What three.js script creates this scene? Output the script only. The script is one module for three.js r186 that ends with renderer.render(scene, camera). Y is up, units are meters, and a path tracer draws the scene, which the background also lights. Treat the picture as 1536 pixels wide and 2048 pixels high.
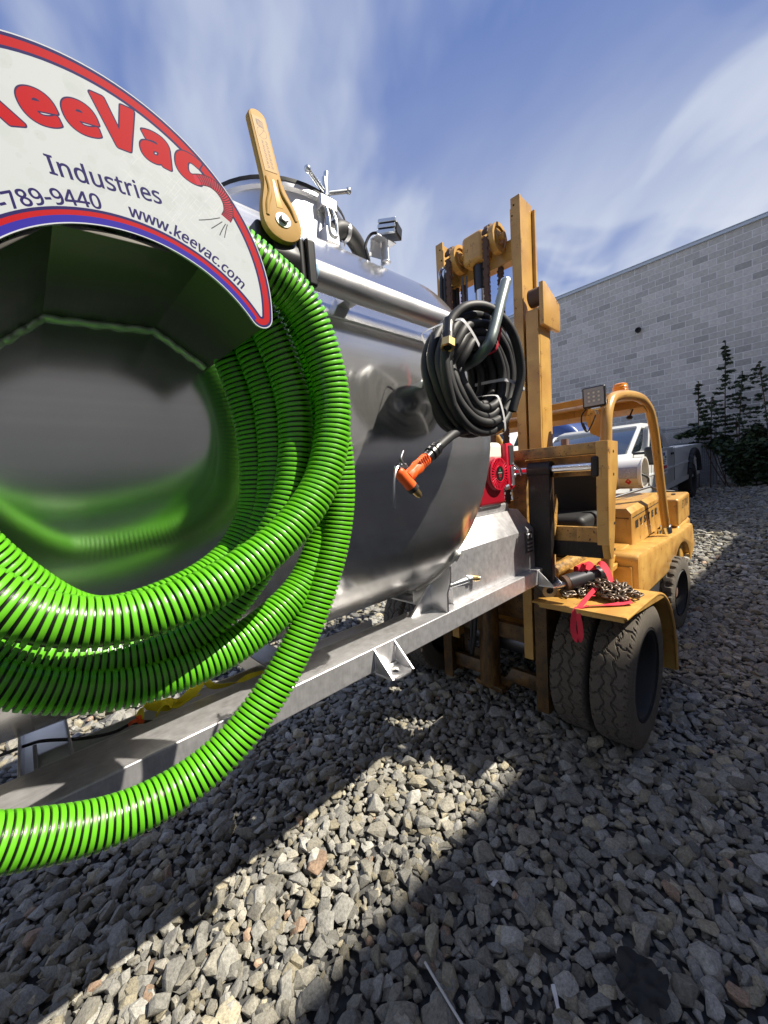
import * as THREE from 'three';
import { RoundedBoxGeometry } from 'three/addons/geometries/RoundedBoxGeometry.js';
import { ConvexGeometry } from 'three/addons/geometries/ConvexGeometry.js';
import { mergeGeometries, mergeVertices, toCreasedNormals } from 'three/addons/utils/BufferGeometryUtils.js';
import { SimplexNoise } from 'three/addons/math/SimplexNoise.js';

// ---------------------------------------------------------------- camera, sky, sun, exposure
const R = (d) => d * Math.PI / 180;
const scene = new THREE.Scene();
const camera = new THREE.PerspectiveCamera(106.19, 0.75, 0.05, 400);
camera.position.set(0, 1.8, 0);
camera.rotation.order = 'YXZ';
camera.rotation.set(R(-6.79), R(47.12), R(-6.41));
scene.add(camera);

const renderer = new THREE.WebGLRenderer({ antialias: true });
renderer.toneMapping = THREE.LinearToneMapping;
renderer.toneMappingExposure = 1.9;
renderer.shadowMap.enabled = true;

const SUN = new THREE.Vector3(0.71, 1.0, -0.54).normalize();
const sun = new THREE.DirectionalLight(new THREE.Color(1.0, 0.93, 0.81), 5);
sun.position.copy(SUN).multiplyScalar(40).add(new THREE.Vector3(-1, 0, -4));
sun.target.position.set(-1, 0, -4);
sun.castShadow = true; sun.shadow.mapSize.set(2048, 2048);
Object.assign(sun.shadow.camera, { left: -22, right: 22, top: 22, bottom: -22, near: 1, far: 90 });
sun.name = 'sun';
scene.add(sun, sun.target);

function rng(seed) { let a = seed >>> 0; return () => { a = (a + 0x6D2B79F5) | 0; let t = Math.imul(a ^ (a >>> 15), 1 | a); t = (t + Math.imul(t ^ (t >>> 7), 61 | t)) ^ t; return ((t ^ (t >>> 14)) >>> 0) / 4294967296; }; }
const rnd0 = rng(7);
const SN = new SimplexNoise({ random: rng(21) });
const fbm = (x, y, o = 4) => { let s = 0, a = 0.5, f = 1; for (let i = 0; i < o; i++) { s += a * SN.noise(x * f, y * f); a *= 0.5; f *= 2.03; } return s; };
const sstep = (a, b, x) => { const t = Math.min(1, Math.max(0, (x - a) / (b - a))); return t * t * (3 - 2 * t); };
const mix = (a, b, t) => a + (b - a) * t;

{ // daylight sky: blue with long thin streaks of high cloud, thicker towards the horizon
  const W = 1536, H = 768, d = new Float32Array(W * H * 4), E = 1 / 1.9;
  for (let j = 0; j < H; j++) {
    const el = (j + 0.5) / H * Math.PI - Math.PI / 2, sy = Math.sin(el), cy = Math.cos(el);
    for (let i = 0; i < W; i++) {
      const az = ((i + 0.5) / W - 0.5) * 2 * Math.PI, x = Math.cos(az) * cy, z = Math.sin(az) * cy, o = (j * W + i) * 4;
      let r, g, b;
      if (sy < -0.02) { r = 0.11; g = 0.11; b = 0.11; } else {
        const h = Math.max(0, sy), k = Math.pow(1 - h, 3);
        r = mix(0.105, 0.36, k); g = mix(0.19, 0.47, k); b = mix(0.50, 0.74, k);
        const px = x / (h + 0.22), pz = z / (h + 0.22);
        const al = px * -0.80 + pz * -0.60, ac = px * 0.60 - pz * 0.80;
        const w = fbm(al * 0.7 + 3, ac * 0.7, 3);
        const n1 = fbm(al * 0.30 + w * 0.12 + 11, ac * 1.15 + w * 0.30 + 4, 5);
        const n2 = fbm(al * 1.1 + 7 + w * 0.4, ac * 3.6 + w * 0.5, 5);
        const big = fbm(px * 0.5 + 5.3, pz * 0.5 + 1.7, 3);
        let c = sstep(-0.34, 0.66, n1 + 0.34 * n2 + 0.42 * big) * 0.64;
        // heavier cloud bank low towards -z
        const low = sstep(0.80, 0.12, sy) * mix(0.72, 1, sstep(0.25, 0.95, -z / Math.max(cy, 0.05) + 0.2 * x));
        const n3 = fbm(px * 0.9 + 2, pz * 1.1 + 9 + w * 0.5, 5);
        c = Math.max(c, low * sstep(-0.45, 0.22, n3 + 0.5 * n1 + 0.10) * 0.96);
        c = Math.min(0.96, c);
        const cl = low * 0.24, cr = 0.66 + cl + 0.16 * n2, cg = 0.72 + cl * 0.9 + 0.15 * n2, cb = 0.84 + cl * 0.6 + 0.10 * n2;
        r = mix(r, cr, c); g = mix(g, cg, c); b = mix(b, cb, c);
      }
      d[o] = r * E; d[o + 1] = g * E; d[o + 2] = b * E; d[o + 3] = 1;
    }
  }
  const sky = new THREE.DataTexture(d, W, H, THREE.RGBAFormat, THREE.FloatType);
  sky.mapping = THREE.EquirectangularReflectionMapping; sky.magFilter = THREE.LinearFilter; sky.minFilter = THREE.LinearFilter; sky.wrapS = THREE.RepeatWrapping; sky.needsUpdate = true;
  scene.background = sky; scene.environment = sky;
}

// ---------------------------------------------------------------- helpers
const taken = {};
const numbered = (n) => { const k = taken[n] = (taken[n] ?? -1) + 1; return k ? `${n}_${String(k).padStart(3, '0')}` : n; };
function tag(o, label, category, group) { o.userData.label = label; o.userData.category = category; if (group) o.userData.group = group; return o; }
function thing(name, label, category, pos = [0, 0, 0], group) {
  const o = new THREE.Group(); o.name = numbered(name); o.position.set(...pos); scene.add(o); return tag(o, label, category, group);
}
function part(name, geo, mat, parent, label) {
  const g = Array.isArray(geo) ? merge(geo) : geo;
  const m = new THREE.Mesh(g, mat); m.name = name; m.castShadow = m.receiveShadow = true;
  if (label) m.userData.label = label;
  if (parent) parent.add(m);
  return m;
}
function solo(name, geo, mat, label, category, group) { const m = part(numbered(name), geo, mat, scene); return tag(m, label, category, group); }
function struct(name, geo, mat) { const m = part(numbered(name), geo, mat, scene); m.userData.kind = 'structure'; return m; }
function flat(g) {
  const q = g.index ? g.toNonIndexed() : g;
  for (const k of Object.keys(q.attributes)) if (!['position', 'normal', 'uv'].includes(k)) q.deleteAttribute(k);
  if (!q.attributes.normal) q.computeVertexNormals();
  if (!q.attributes.uv) q.setAttribute('uv', new THREE.BufferAttribute(new Float32Array(q.attributes.position.count * 2), 2));
  q.clearGroups(); q.morphAttributes = {};
  return q;
}
const merge = (list) => list.length === 1 ? list[0] : mergeGeometries(list.map(flat), false);
// uv in metres from the dominant direction of every face
function uvm(g, s = 1, ox = 0, oy = 0) {
  const q = flat(g), p = q.attributes.position, uv = q.attributes.uv, a = new THREE.Vector3(), b = new THREE.Vector3(), c = new THREE.Vector3();
  for (let i = 0; i < p.count; i += 3) {
    a.fromBufferAttribute(p, i); b.fromBufferAttribute(p, i + 1); c.fromBufferAttribute(p, i + 2);
    const n = b.clone().sub(a).cross(c.clone().sub(a)), x = Math.abs(n.x), y = Math.abs(n.y), z = Math.abs(n.z);
    [a, b, c].forEach((v, k) => uv.setXY(i + k, (x >= y && x >= z ? v.z : v.x) * s + ox, (y > x && y > z ? v.z : v.y) * s + oy));
  }
  return q;
}
const V = (x, y, z) => new THREE.Vector3(x, y, z);
// box between two corners, edges rounded
function bx(x0, x1, y0, y1, z0, z1, r = 0.004) {
  const w = Math.abs(x1 - x0), h = Math.abs(y1 - y0), d = Math.abs(z1 - z0);
  const rr = Math.min(r, w * 0.45, h * 0.45, d * 0.45);
  const g = rr > 0.0005 ? new RoundedBoxGeometry(w, h, d, r > 0.02 ? 4 : 2, rr) : new THREE.BoxGeometry(w, h, d);
  return uvm(g.translate((x0 + x1) / 2, (y0 + y1) / 2, (z0 + z1) / 2));
}
// extruded outline: pts in (a,b), along axis 'x','y','z' from t0 to t1
function ext(pts, axis, t0, t1, bevel = 0.002, holes = []) {
  const s = pts instanceof THREE.Shape ? pts : new THREE.Shape(pts.map((p) => new THREE.Vector2(...p)));
  for (const h of holes) s.holes.push(h instanceof THREE.Path ? h : new THREE.Path(h.map((p) => new THREE.Vector2(...p))));
  const b = Math.min(bevel, Math.abs(t1 - t0) * 0.3);
  const g = new THREE.ExtrudeGeometry(s, { depth: Math.abs(t1 - t0) - 2 * b, bevelEnabled: b > 0, bevelThickness: b, bevelSize: b, bevelOffset: -b, bevelSegments: 2, curveSegments: 20 });
  g.translate(0, 0, Math.min(t0, t1) + b);
  if (axis === 'x') { g.applyMatrix4(new THREE.Matrix4().set(0, 0, 1, 0, 0, 1, 0, 0, 1, 0, 0, 0, 0, 0, 0, 1)); flip(g); } // (z,y)
  if (axis === 'y') { g.applyMatrix4(new THREE.Matrix4().set(1, 0, 0, 0, 0, 0, 1, 0, 0, 1, 0, 0, 0, 0, 0, 1)); flip(g); } // (x,z)
  return uvm(toCreasedNormals(g, 0.6));
}
function flip(g) { const q = g.index ? null : g.attributes.position; for (const k of ['position', 'normal', 'uv']) { const t = g.attributes[k]; for (let i = 0; i < t.count; i += 3) for (let j = 0; j < t.itemSize; j++) { const u = t.getComponent(i + 1, j); t.setComponent(i + 1, j, t.getComponent(i + 2, j)); t.setComponent(i + 2, j, u); } } return g; }
function tube(pts, r, seg = 40, rs = 12, closed = false) {
  return new THREE.TubeGeometry(new THREE.CatmullRomCurve3(pts.map((p) => p.isVector3 ? p : V(...p)), closed, 'centripetal'), seg, r, rs, closed);
}
function poly(pts, r, rs = 10) { // straight pieces joined
  const path = new THREE.CurvePath(); for (let i = 0; i + 1 < pts.length; i++) path.add(new THREE.LineCurve3(V(...pts[i]), V(...pts[i + 1])));
  return new THREE.TubeGeometry(path, (pts.length - 1) * 8, r, rs, false);
}
function rod(a, b, r0, r1 = r0, seg = 20, cap = true) {
  const p = V(...a), q = V(...b), d = q.clone().sub(p), g = new THREE.CylinderGeometry(r1, r0, d.length(), seg, 1, !cap);
  g.applyQuaternion(new THREE.Quaternion().setFromUnitVectors(V(0, 1, 0), d.clone().normalize())); g.translate((p.x + q.x) / 2, (p.y + q.y) / 2, (p.z + q.z) / 2); return flat(g);
}
function lathe(pts, at, dir, seg = 48) { // profile (radius, along)
  const g = new THREE.LatheGeometry(pts.map((p) => new THREE.Vector2(...p)), seg);
  g.applyQuaternion(new THREE.Quaternion().setFromUnitVectors(V(0, 1, 0), V(...dir).normalize())); g.translate(...at); return flat(toCreasedNormals(g.toNonIndexed(), 0.7));
}
const sph = (x, y, z, r, sx = 1, sy = 1, sz = 1) => flat(new THREE.SphereGeometry(r, 16, 12).scale(sx, sy, sz).translate(x, y, z));
const xf = (g, { p = [0, 0, 0], r = [0, 0, 0], s = [1, 1, 1] }) => { const e = new THREE.Euler(...r); return g.clone().applyMatrix4(new THREE.Matrix4().compose(V(...p), new THREE.Quaternion().setFromEuler(e), V(...s))); };

// ---------------------------------------------------------------- materials
function canvasTex(w, h, draw, srgb = true, rep = 1) {
  const c = document.createElement('canvas'); c.width = w; c.height = h; draw(c.getContext('2d'), w, h);
  const t = new THREE.CanvasTexture(c); if (srgb) t.colorSpace = THREE.SRGBColorSpace; t.wrapS = t.wrapT = THREE.RepeatWrapping; t.repeat.set(rep, rep); return t;
}
// tileable noise data texture; f(u,v,n) -> [r,g,b] linear or grey
function noiseTex(size, f, srgb, rep = 1) {
  const d = new Uint8Array(size * size * 4);
  for (let j = 0; j < size; j++) for (let i = 0; i < size; i++) {
    const c = f(i / size, j / size), o = (j * size + i) * 4; for (let k = 0; k < 3; k++) d[o + k] = Math.max(0, Math.min(255, c[k] * 255)); d[o + 3] = 255;
  }
  const t = new THREE.DataTexture(d, size, size, THREE.RGBAFormat, THREE.UnsignedByteType); t.magFilter = THREE.LinearFilter; t.minFilter = THREE.LinearFilter; t.wrapS = t.wrapT = THREE.RepeatWrapping;
  if (srgb) t.colorSpace = THREE.SRGBColorSpace; t.repeat.set(rep, rep); t.needsUpdate = true; return t;
}
// noise on a torus so that it tiles
const TN = (u, v, f, sx = 1, sy = 1, o = 0) => { const a = u * 2 * Math.PI, b = v * 2 * Math.PI, r = f / 6.283; return SN.noise4d(Math.cos(a) * r * sx + o, Math.sin(a) * r * sx, Math.cos(b) * r * sy + o, Math.sin(b) * r * sy); };
const tfbm = (u, v, f, sx = 1, sy = 1, o = 0, n = 4) => { let s = 0, a = 0.5; for (let i = 0; i < n; i++) { s += a * TN(u, v, f, sx, sy, o + i * 7.3); f *= 2; a *= 0.55; } return s; };
const std = (o) => new THREE.MeshStandardMaterial(o), phy = (o) => new THREE.MeshPhysicalMaterial(o);
const lin = (r, g, b) => new THREE.Color().setRGB(r, g, b);
const S = (v) => v <= 0.0031308 ? 12.92 * v : 1.055 * Math.pow(v, 1 / 2.4) - 0.055;

const scratchRough = noiseTex(512, (u, v) => { const n = 0.5 + 0.5 * tfbm(u, v, 6, 1, 1, 2), s = 0.5 + 0.5 * TN(u, v, 60, 0.06, 3, 5); const k = 0.62 + 0.34 * n + 0.14 * (s - 0.5); return [k, k, k]; }, false, 1.4);
const brushBump = noiseTex(512, (u, v) => { const s = 0.5 + 0.3 * TN(u, v, 120, 0.03, 2.2, 3) + 0.2 * TN(u, v, 50, 0.05, 2, 9); return [s, s, s]; }, false, 2);
const barrelRough = noiseTex(1024, (u, v) => { const a = tfbm(u, v, 5, 1, 1, 12, 4), s = TN(u, v, 70, 0.05, 2.5, 8), st = TN(u, v, 22, 0.12, 1.6, 31); const k = 0.74 + 0.20 * a + 0.05 * s + 0.08 * st; return [k, k, k]; }, false, 1);
const barrelTone = noiseTex(512, (u, v) => { const a = tfbm(u, v, 4, 1, 1, 22, 4), s = TN(u, v, 40, 0.06, 2, 18); const k = S(0.72 + 0.09 * a + 0.03 * s); return [k, k * 0.995, k * 0.985]; }, true, 1);

const M = {};
M.barrel = phy({ color: lin(1, 1, 1), map: barrelTone, metalness: 0.90, roughness: 0.21, anisotropy: 0.88, anisotropyRotation: Math.PI / 2, roughnessMap: barrelRough });
M.alu = std({ color: lin(0.80, 0.80, 0.81), metalness: 1, roughness: 0.42, roughnessMap: scratchRough, bumpMap: brushBump, bumpScale: 0.00006 });
M.aluBright = std({ color: lin(0.74, 0.74, 0.75), metalness: 1, roughness: 0.5, roughnessMap: scratchRough });
const mottle = noiseTex(512, (u, v) => { const a = tfbm(u, v, 14, 1, 1, 40, 4), b = TN(u, v, 40, 2.2, 0.3, 44); const k = S(0.60 + 0.20 * a + 0.06 * b); return [k, k, k * 1.01]; }, true, 1.6);
M.aluMill = std({ color: lin(1, 0.99, 0.98), map: mottle, metalness: 0.72, roughness: 0.45, roughnessMap: scratchRough, bumpMap: brushBump, bumpScale: 0.00008 });
M.pipe = std({ color: lin(0.75, 0.75, 0.75), metalness: 1, roughness: 0.48, roughnessMap: scratchRough, bumpMap: brushBump, bumpScale: 0.00006 });
M.weld = std({ color: lin(0.66, 0.65, 0.62), metalness: 0.45, roughness: 0.42 });
M.zinc = std({ color: lin(0.70, 0.73, 0.74), metalness: 1, roughness: 0.3 });
M.chrome = std({ color: lin(0.75, 0.76, 0.78), metalness: 1, roughness: 0.14 });
M.steelDark = std({ color: lin(0.14, 0.14, 0.15), metalness: 0.8, roughness: 0.4 });
M.galvTube = std({ color: lin(0.19, 0.22, 0.21), metalness: 0.5, roughness: 0.5, roughnessMap: scratchRough });
M.brass = std({ color: lin(0.72, 0.50, 0.20), metalness: 1, roughness: 0.28 });
M.blackPoly = std({ color: lin(0.012, 0.012, 0.013), roughness: 0.32 });
M.rubber = std({ color: lin(0.022, 0.022, 0.023), roughness: 0.55, bumpMap: brushBump, bumpScale: 0.0001 });
M.black = std({ color: lin(0.013, 0.013, 0.014), roughness: 0.6 });
M.hoseGreen = phy({ color: lin(0.11, 0.42, 0.014), roughness: 0.33, clearcoat: 0.12, clearcoatRoughness: 0.25 });
M.hoseWall = std({ color: lin(0.006, 0.009, 0.005), roughness: 0.28 });
const yWear = canvasTex(1024, 1024, (g, w, h) => {
  const r = rng(5); g.fillStyle = '#bf964e'; g.fillRect(0, 0, w, h);
  for (let i = 0; i < 700; i++) { const x = r() * w, y = r() * h, s = 20 + r() * 110, q = g.createRadialGradient(x, y, 0, x, y, s); const c = r() < 0.5 ? '120,70,20' : '232,182,96'; q.addColorStop(0, `rgba(${c},${0.05 + r() * 0.06})`); q.addColorStop(1, `rgba(${c},0)`); g.fillStyle = q; g.fillRect(x - s, y - s, 2 * s, 2 * s); }
  for (let i = 0; i < 420; i++) { g.fillStyle = `rgba(${50 + r() * 40},${32 + r() * 20},16,${0.25 + r() * 0.55})`; const x = r() * w, y = r() * h; g.beginPath(); g.ellipse(x, y, 0.6 + r() * r() * 5, 0.6 + r() * 2, r() * 3, 0, 7); g.fill(); }
  for (let i = 0; i < 150; i++) { g.strokeStyle = `rgba(${60 + r() * 60},${40 + r() * 30},20,${0.15 + r() * 0.4})`; g.lineWidth = 0.6 + r() * 1.4; const x = r() * w, y = r() * h, a = r() * 6.3, l = 6 + r() * 50; g.beginPath(); g.moveTo(x, y); g.lineTo(x + Math.cos(a) * l, y + Math.sin(a) * l); g.stroke(); }
  for (let i = 0; i < 26; i++) { const x = r() * w, y = r() * h, n = 4 + r() * 10; for (let k = 0; k < n; k++) { g.fillStyle = `rgba(${58 + r() * 40},${36 + r() * 18},20,${0.5 + r() * 0.4})`; g.beginPath(); g.ellipse(x + (r() - 0.5) * 40, y + (r() - 0.5) * 26, 1 + r() * 7, 1 + r() * 3.5, r() * 3, 0, 7); g.fill(); } const q = g.createLinearGradient(x, y, x, y + 120); q.addColorStop(0, 'rgba(96,52,22,0.28)'); q.addColorStop(1, 'rgba(96,52,22,0)'); g.fillStyle = q; g.fillRect(x - 5, y, 6 + r() * 10, 120); }
}, true, 1.25);
M.yellow = phy({ map: yWear, color: lin(1, 1, 1), roughness: 0.42, roughnessMap: scratchRough, clearcoat: 0.25, clearcoatRoughness: 0.35 });
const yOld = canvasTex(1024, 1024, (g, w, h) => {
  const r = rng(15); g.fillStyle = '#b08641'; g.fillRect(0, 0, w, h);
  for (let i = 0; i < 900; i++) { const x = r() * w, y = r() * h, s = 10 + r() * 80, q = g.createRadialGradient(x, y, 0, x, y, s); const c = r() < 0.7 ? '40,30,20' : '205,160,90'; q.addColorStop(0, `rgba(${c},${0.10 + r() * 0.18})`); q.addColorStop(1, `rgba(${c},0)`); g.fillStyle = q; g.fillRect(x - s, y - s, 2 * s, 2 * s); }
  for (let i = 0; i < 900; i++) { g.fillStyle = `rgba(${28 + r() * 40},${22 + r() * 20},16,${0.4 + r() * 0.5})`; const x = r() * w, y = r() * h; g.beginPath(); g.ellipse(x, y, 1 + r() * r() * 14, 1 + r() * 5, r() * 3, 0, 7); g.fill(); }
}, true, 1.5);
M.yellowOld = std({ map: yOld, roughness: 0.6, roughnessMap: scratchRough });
const darkWorn = canvasTex(512, 512, (g, w, h) => {
  const r = rng(25); g.fillStyle = '#1d1b1b'; g.fillRect(0, 0, w, h);
  for (let i = 0; i < 500; i++) { const x = r() * w, y = r() * h; g.strokeStyle = `rgba(${80 + r() * 60},${75 + r() * 50},${70 + r() * 40},${0.06 + r() * 0.22})`; g.lineWidth = 0.6 + r() * 3; g.beginPath(); g.moveTo(x, y); g.lineTo(x + (r() - 0.5) * 14, y + (r() - 0.3) * 80); g.stroke(); }
  for (let i = 0; i < 120; i++) { g.fillStyle = `rgba(70,48,36,${0.1 + r() * 0.3})`; g.beginPath(); g.ellipse(r() * w, r() * h, 2 + r() * 14, 2 + r() * 9, r() * 3, 0, 7); g.fill(); }
}, true, 2);
M.fork = std({ map: darkWorn, metalness: 0.35, roughness: 0.5 });
M.rust = std({ color: lin(0.10, 0.055, 0.035), metalness: 0.3, roughness: 0.75 });
M.rustLight = std({ color: lin(0.21, 0.12, 0.085), metalness: 0.3, roughness: 0.7 });
M.chainPile = std({ color: lin(0.20, 0.16, 0.125), metalness: 0.75, roughness: 0.42 });
M.tyre = std({ color: lin(0.032, 0.029, 0.026), roughness: 0.85, map: noiseTex(256, (u, v) => { const k = 0.72 + 0.35 * tfbm(u, v, 8, 1, 1, 60); return [k, k * 0.97, k * 0.93]; }, false, 3) });
M.tyreDusty = std({ color: lin(0.135, 0.118, 0.096), roughness: 0.9, map: noiseTex(256, (u, v) => { const k = 0.66 + 0.45 * tfbm(u, v, 9, 1, 1, 66); return [k, k * 0.97, k * 0.92]; }, false, 3) });
M.rim = std({ color: lin(0.016, 0.016, 0.016), roughness: 0.7 });
M.grimyShaded = std({ map: yOld, color: lin(0.36, 0.33, 0.30), roughness: 0.6, roughnessMap: scratchRough });  // grime plus the deep shade below the skid, both put into the colour
M.redPlastic = phy({ color: lin(0.52, 0.008, 0.03), roughness: 0.3, clearcoat: 0.4 });
M.redDark = phy({ color: lin(0.25, 0.004, 0.014), roughness: 0.35 });
M.redWeb = std({ color: lin(0.62, 0.03, 0.055), roughness: 0.8 });
M.orange = std({ color: lin(0.86, 0.12, 0.015), roughness: 0.45 });
M.yellowWeb = std({ color: lin(0.9, 0.8, 0.04), roughness: 0.8 });
M.white = phy({ color: lin(0.74, 0.75, 0.74), roughness: 0.3, clearcoat: 0.6, clearcoatRoughness: 0.1 });
M.cream = std({ color: lin(0.70, 0.68, 0.60), roughness: 0.45 });
M.tie = std({ color: lin(0.5, 0.5, 0.51), roughness: 0.45 });
M.glassDark = phy({ color: lin(0.02, 0.028, 0.038), roughness: 0.04, metalness: 0.0, clearcoat: 1, clearcoatRoughness: 0.02, ior: 1.7 });
M.blueTank = phy({ color: lin(0.03, 0.065, 0.22), roughness: 0.35, clearcoat: 0.5 });
M.amber = phy({ color: lin(0.95, 0.36, 0.02), roughness: 0.18, transmission: 0.25, thickness: 0, clearcoat: 0.6 });
M.valveYellow = std({ color: lin(0.36, 0.205, 0.042), roughness: 0.7 });
M.rack = std({ color: lin(0.105, 0.10, 0.09), metalness: 0.6, roughness: 0.5, roughnessMap: scratchRough });
M.hole = std({ color: lin(0.004, 0.004, 0.004), roughness: 0.9 });
M.seat = std({ color: lin(0.010, 0.010, 0.011), roughness: 0.6 });

// ---------------------------------------------------------------- ground and gravel
const soilTex = noiseTex(512, (u, v) => { const a = tfbm(u, v, 10, 1, 1, 70, 5), b = TN(u, v, 70, 1, 1, 71); const k = S(0.085 + 0.05 * a + 0.05 * b); return [k, k, k * 0.99]; }, true, 1);
{
  const g = new THREE.PlaneGeometry(400, 400); g.rotateX(-Math.PI / 2); g.translate(0, -0.028, -60);
  const uv = g.attributes.uv; for (let i = 0; i < uv.count; i++) uv.setXY(i, uv.getX(i) * 200, uv.getY(i) * 200);
  struct('ground', g, std({ color: lin(0.8, 0.8, 0.8), map: soilTex, roughness: 0.95, bumpMap: soilTex, bumpScale: 0.02 }));
}
{
  const r = rng(99), NV = 16, stones = [];
  const stoneTex = noiseTex(256, (u, v) => { const a = tfbm(u, v, 7, 1, 1, 80, 5), b = TN(u, v, 46, 1, 1, 81), c = TN(u, v, 12, 0.4, 2, 83); const k = S(0.72 + 0.46 * a + 0.22 * b + 0.12 * c); return [k, k * 0.995, k * 0.975]; }, true, 1);
  const stoneMat = std({ color: lin(1, 1, 1), map: stoneTex, roughness: 0.86, bumpMap: stoneTex, bumpScale: 0.0016 });
  for (let k = 0; k < NV; k++) {
    const pts = [], n = 12 + Math.floor(r() * 9), ex = 0.75 + r() * 0.5, ez = 0.55 + r() * 0.35, ey = 0.42 + r() * 0.28;
    for (let i = 0; i < n; i++) { const a = r() * 6.283, c = r() * 2 - 1, s = Math.sqrt(1 - c * c), q = 0.82 + r() * 0.26; pts.push(V(Math.cos(a) * s * ex * q, c * ey * q, Math.sin(a) * s * ez * q)); }
    let g = new ConvexGeometry(pts);
    // soften the corners a little: blend facet and smooth normals
    const sm = mergeVertices((() => { const q = g.clone(); q.deleteAttribute('normal'); return q; })(), 1e-4); sm.computeVertexNormals();
    g = uvm(g, 0.55, r(), r());
    const map = new Map(), sp = sm.attributes.position; for (let i = 0; i < sp.count; i++) map.set(sp.getX(i).toFixed(3) + sp.getY(i).toFixed(3) + sp.getZ(i).toFixed(3), i);
    const p = g.attributes.position, nn = g.attributes.normal, t = V(0, 0, 0), u = V(0, 0, 0);
    for (let i = 0; i < p.count; i++) { const j = map.get(p.getX(i).toFixed(3) + p.getY(i).toFixed(3) + p.getZ(i).toFixed(3)); if (j === undefined) continue; t.fromBufferAttribute(nn, i); u.fromBufferAttribute(sm.attributes.normal, j); t.lerp(u, 0.28).normalize(); nn.setXYZ(i, t.x, t.y, t.z); }
    stones.push({ g, m: [], c: [] });
  }
  const q = new THREE.Quaternion(), e = new THREE.Euler(), mt = new THREE.Matrix4(), col = new THREE.Color();
  const put = (x, y, z, s) => {
    const k = Math.floor(r() * NV);
    e.set((r() - 0.5) * 0.6, r() * 6.283, (r() - 0.5) * 0.6); q.setFromEuler(e); mt.compose(V(x, y, z), q, V(s, s * (0.9 + r() * 0.3), s)); stones[k].m.push(mt.clone());
    const patch = 0.5 + 0.5 * fbm(x * 0.6, z * 0.6, 2);
    let v = 0.205 + 0.25 * r() * r() + 0.09 * patch; let w = r();
    if (r() < 0.05) v = 0.42 + r() * 0.14; if (r() < 0.12) v *= 0.6;
    const warm = w < 0.2 ? 0.17 : w < 0.5 ? 0.085 : 0.03;
    if (w < 0.012) col.setRGB(v * 1.35, v * 0.95, v * 0.68); else col.setRGB(v * (1.0 + warm), v * (1.0 + warm * 0.35), v * (0.97 - warm * 1.05));
    stones[k].c.push(col.clone());
  };
  const size = () => { const a = r(); return a < 0.55 ? 0.015 + r() * 0.012 : a < 0.92 ? 0.024 + r() * 0.018 : 0.04 + r() * 0.022; };
  const fill = (x0, x1, z0, z1, d, k, skip) => { for (let x = x0; x < x1; x += d) for (let z = z0; z < z1; z += d) { const X = x + (r() - 0.5) * d * 1.4, Z = z + (r() - 0.5) * d * 1.4; if (skip && skip(X, Z)) continue; const s = size() * k; put(X, -0.022 + s * 0.45 + (r() - 0.4) * 0.012, Z, s); } };
  const near = (x, z) => x > -3.4 && x < 0.9 && z > -6 && z < 0.9;
  fill(-3.4, 0.9, -6, 0.9, 0.0305, 1);
  fill(-9, 2.5, -14, 1.5, 0.052, 1.32, near);
  fill(-16, 5, -18.5, -14, 0.085, 1.8);
  stones.forEach((s) => {
    const im = new THREE.InstancedMesh(s.g, stoneMat, s.m.length); im.name = numbered('gravel'); im.userData.kind = 'stuff'; im.castShadow = im.receiveShadow = true;
    s.m.forEach((m, i) => { im.setMatrixAt(i, m); im.setColorAt(i, s.c[i]); }); tag(im, 'crushed grey stone gravel covering the yard', 'gravel'); scene.add(im);
  });
}

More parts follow.
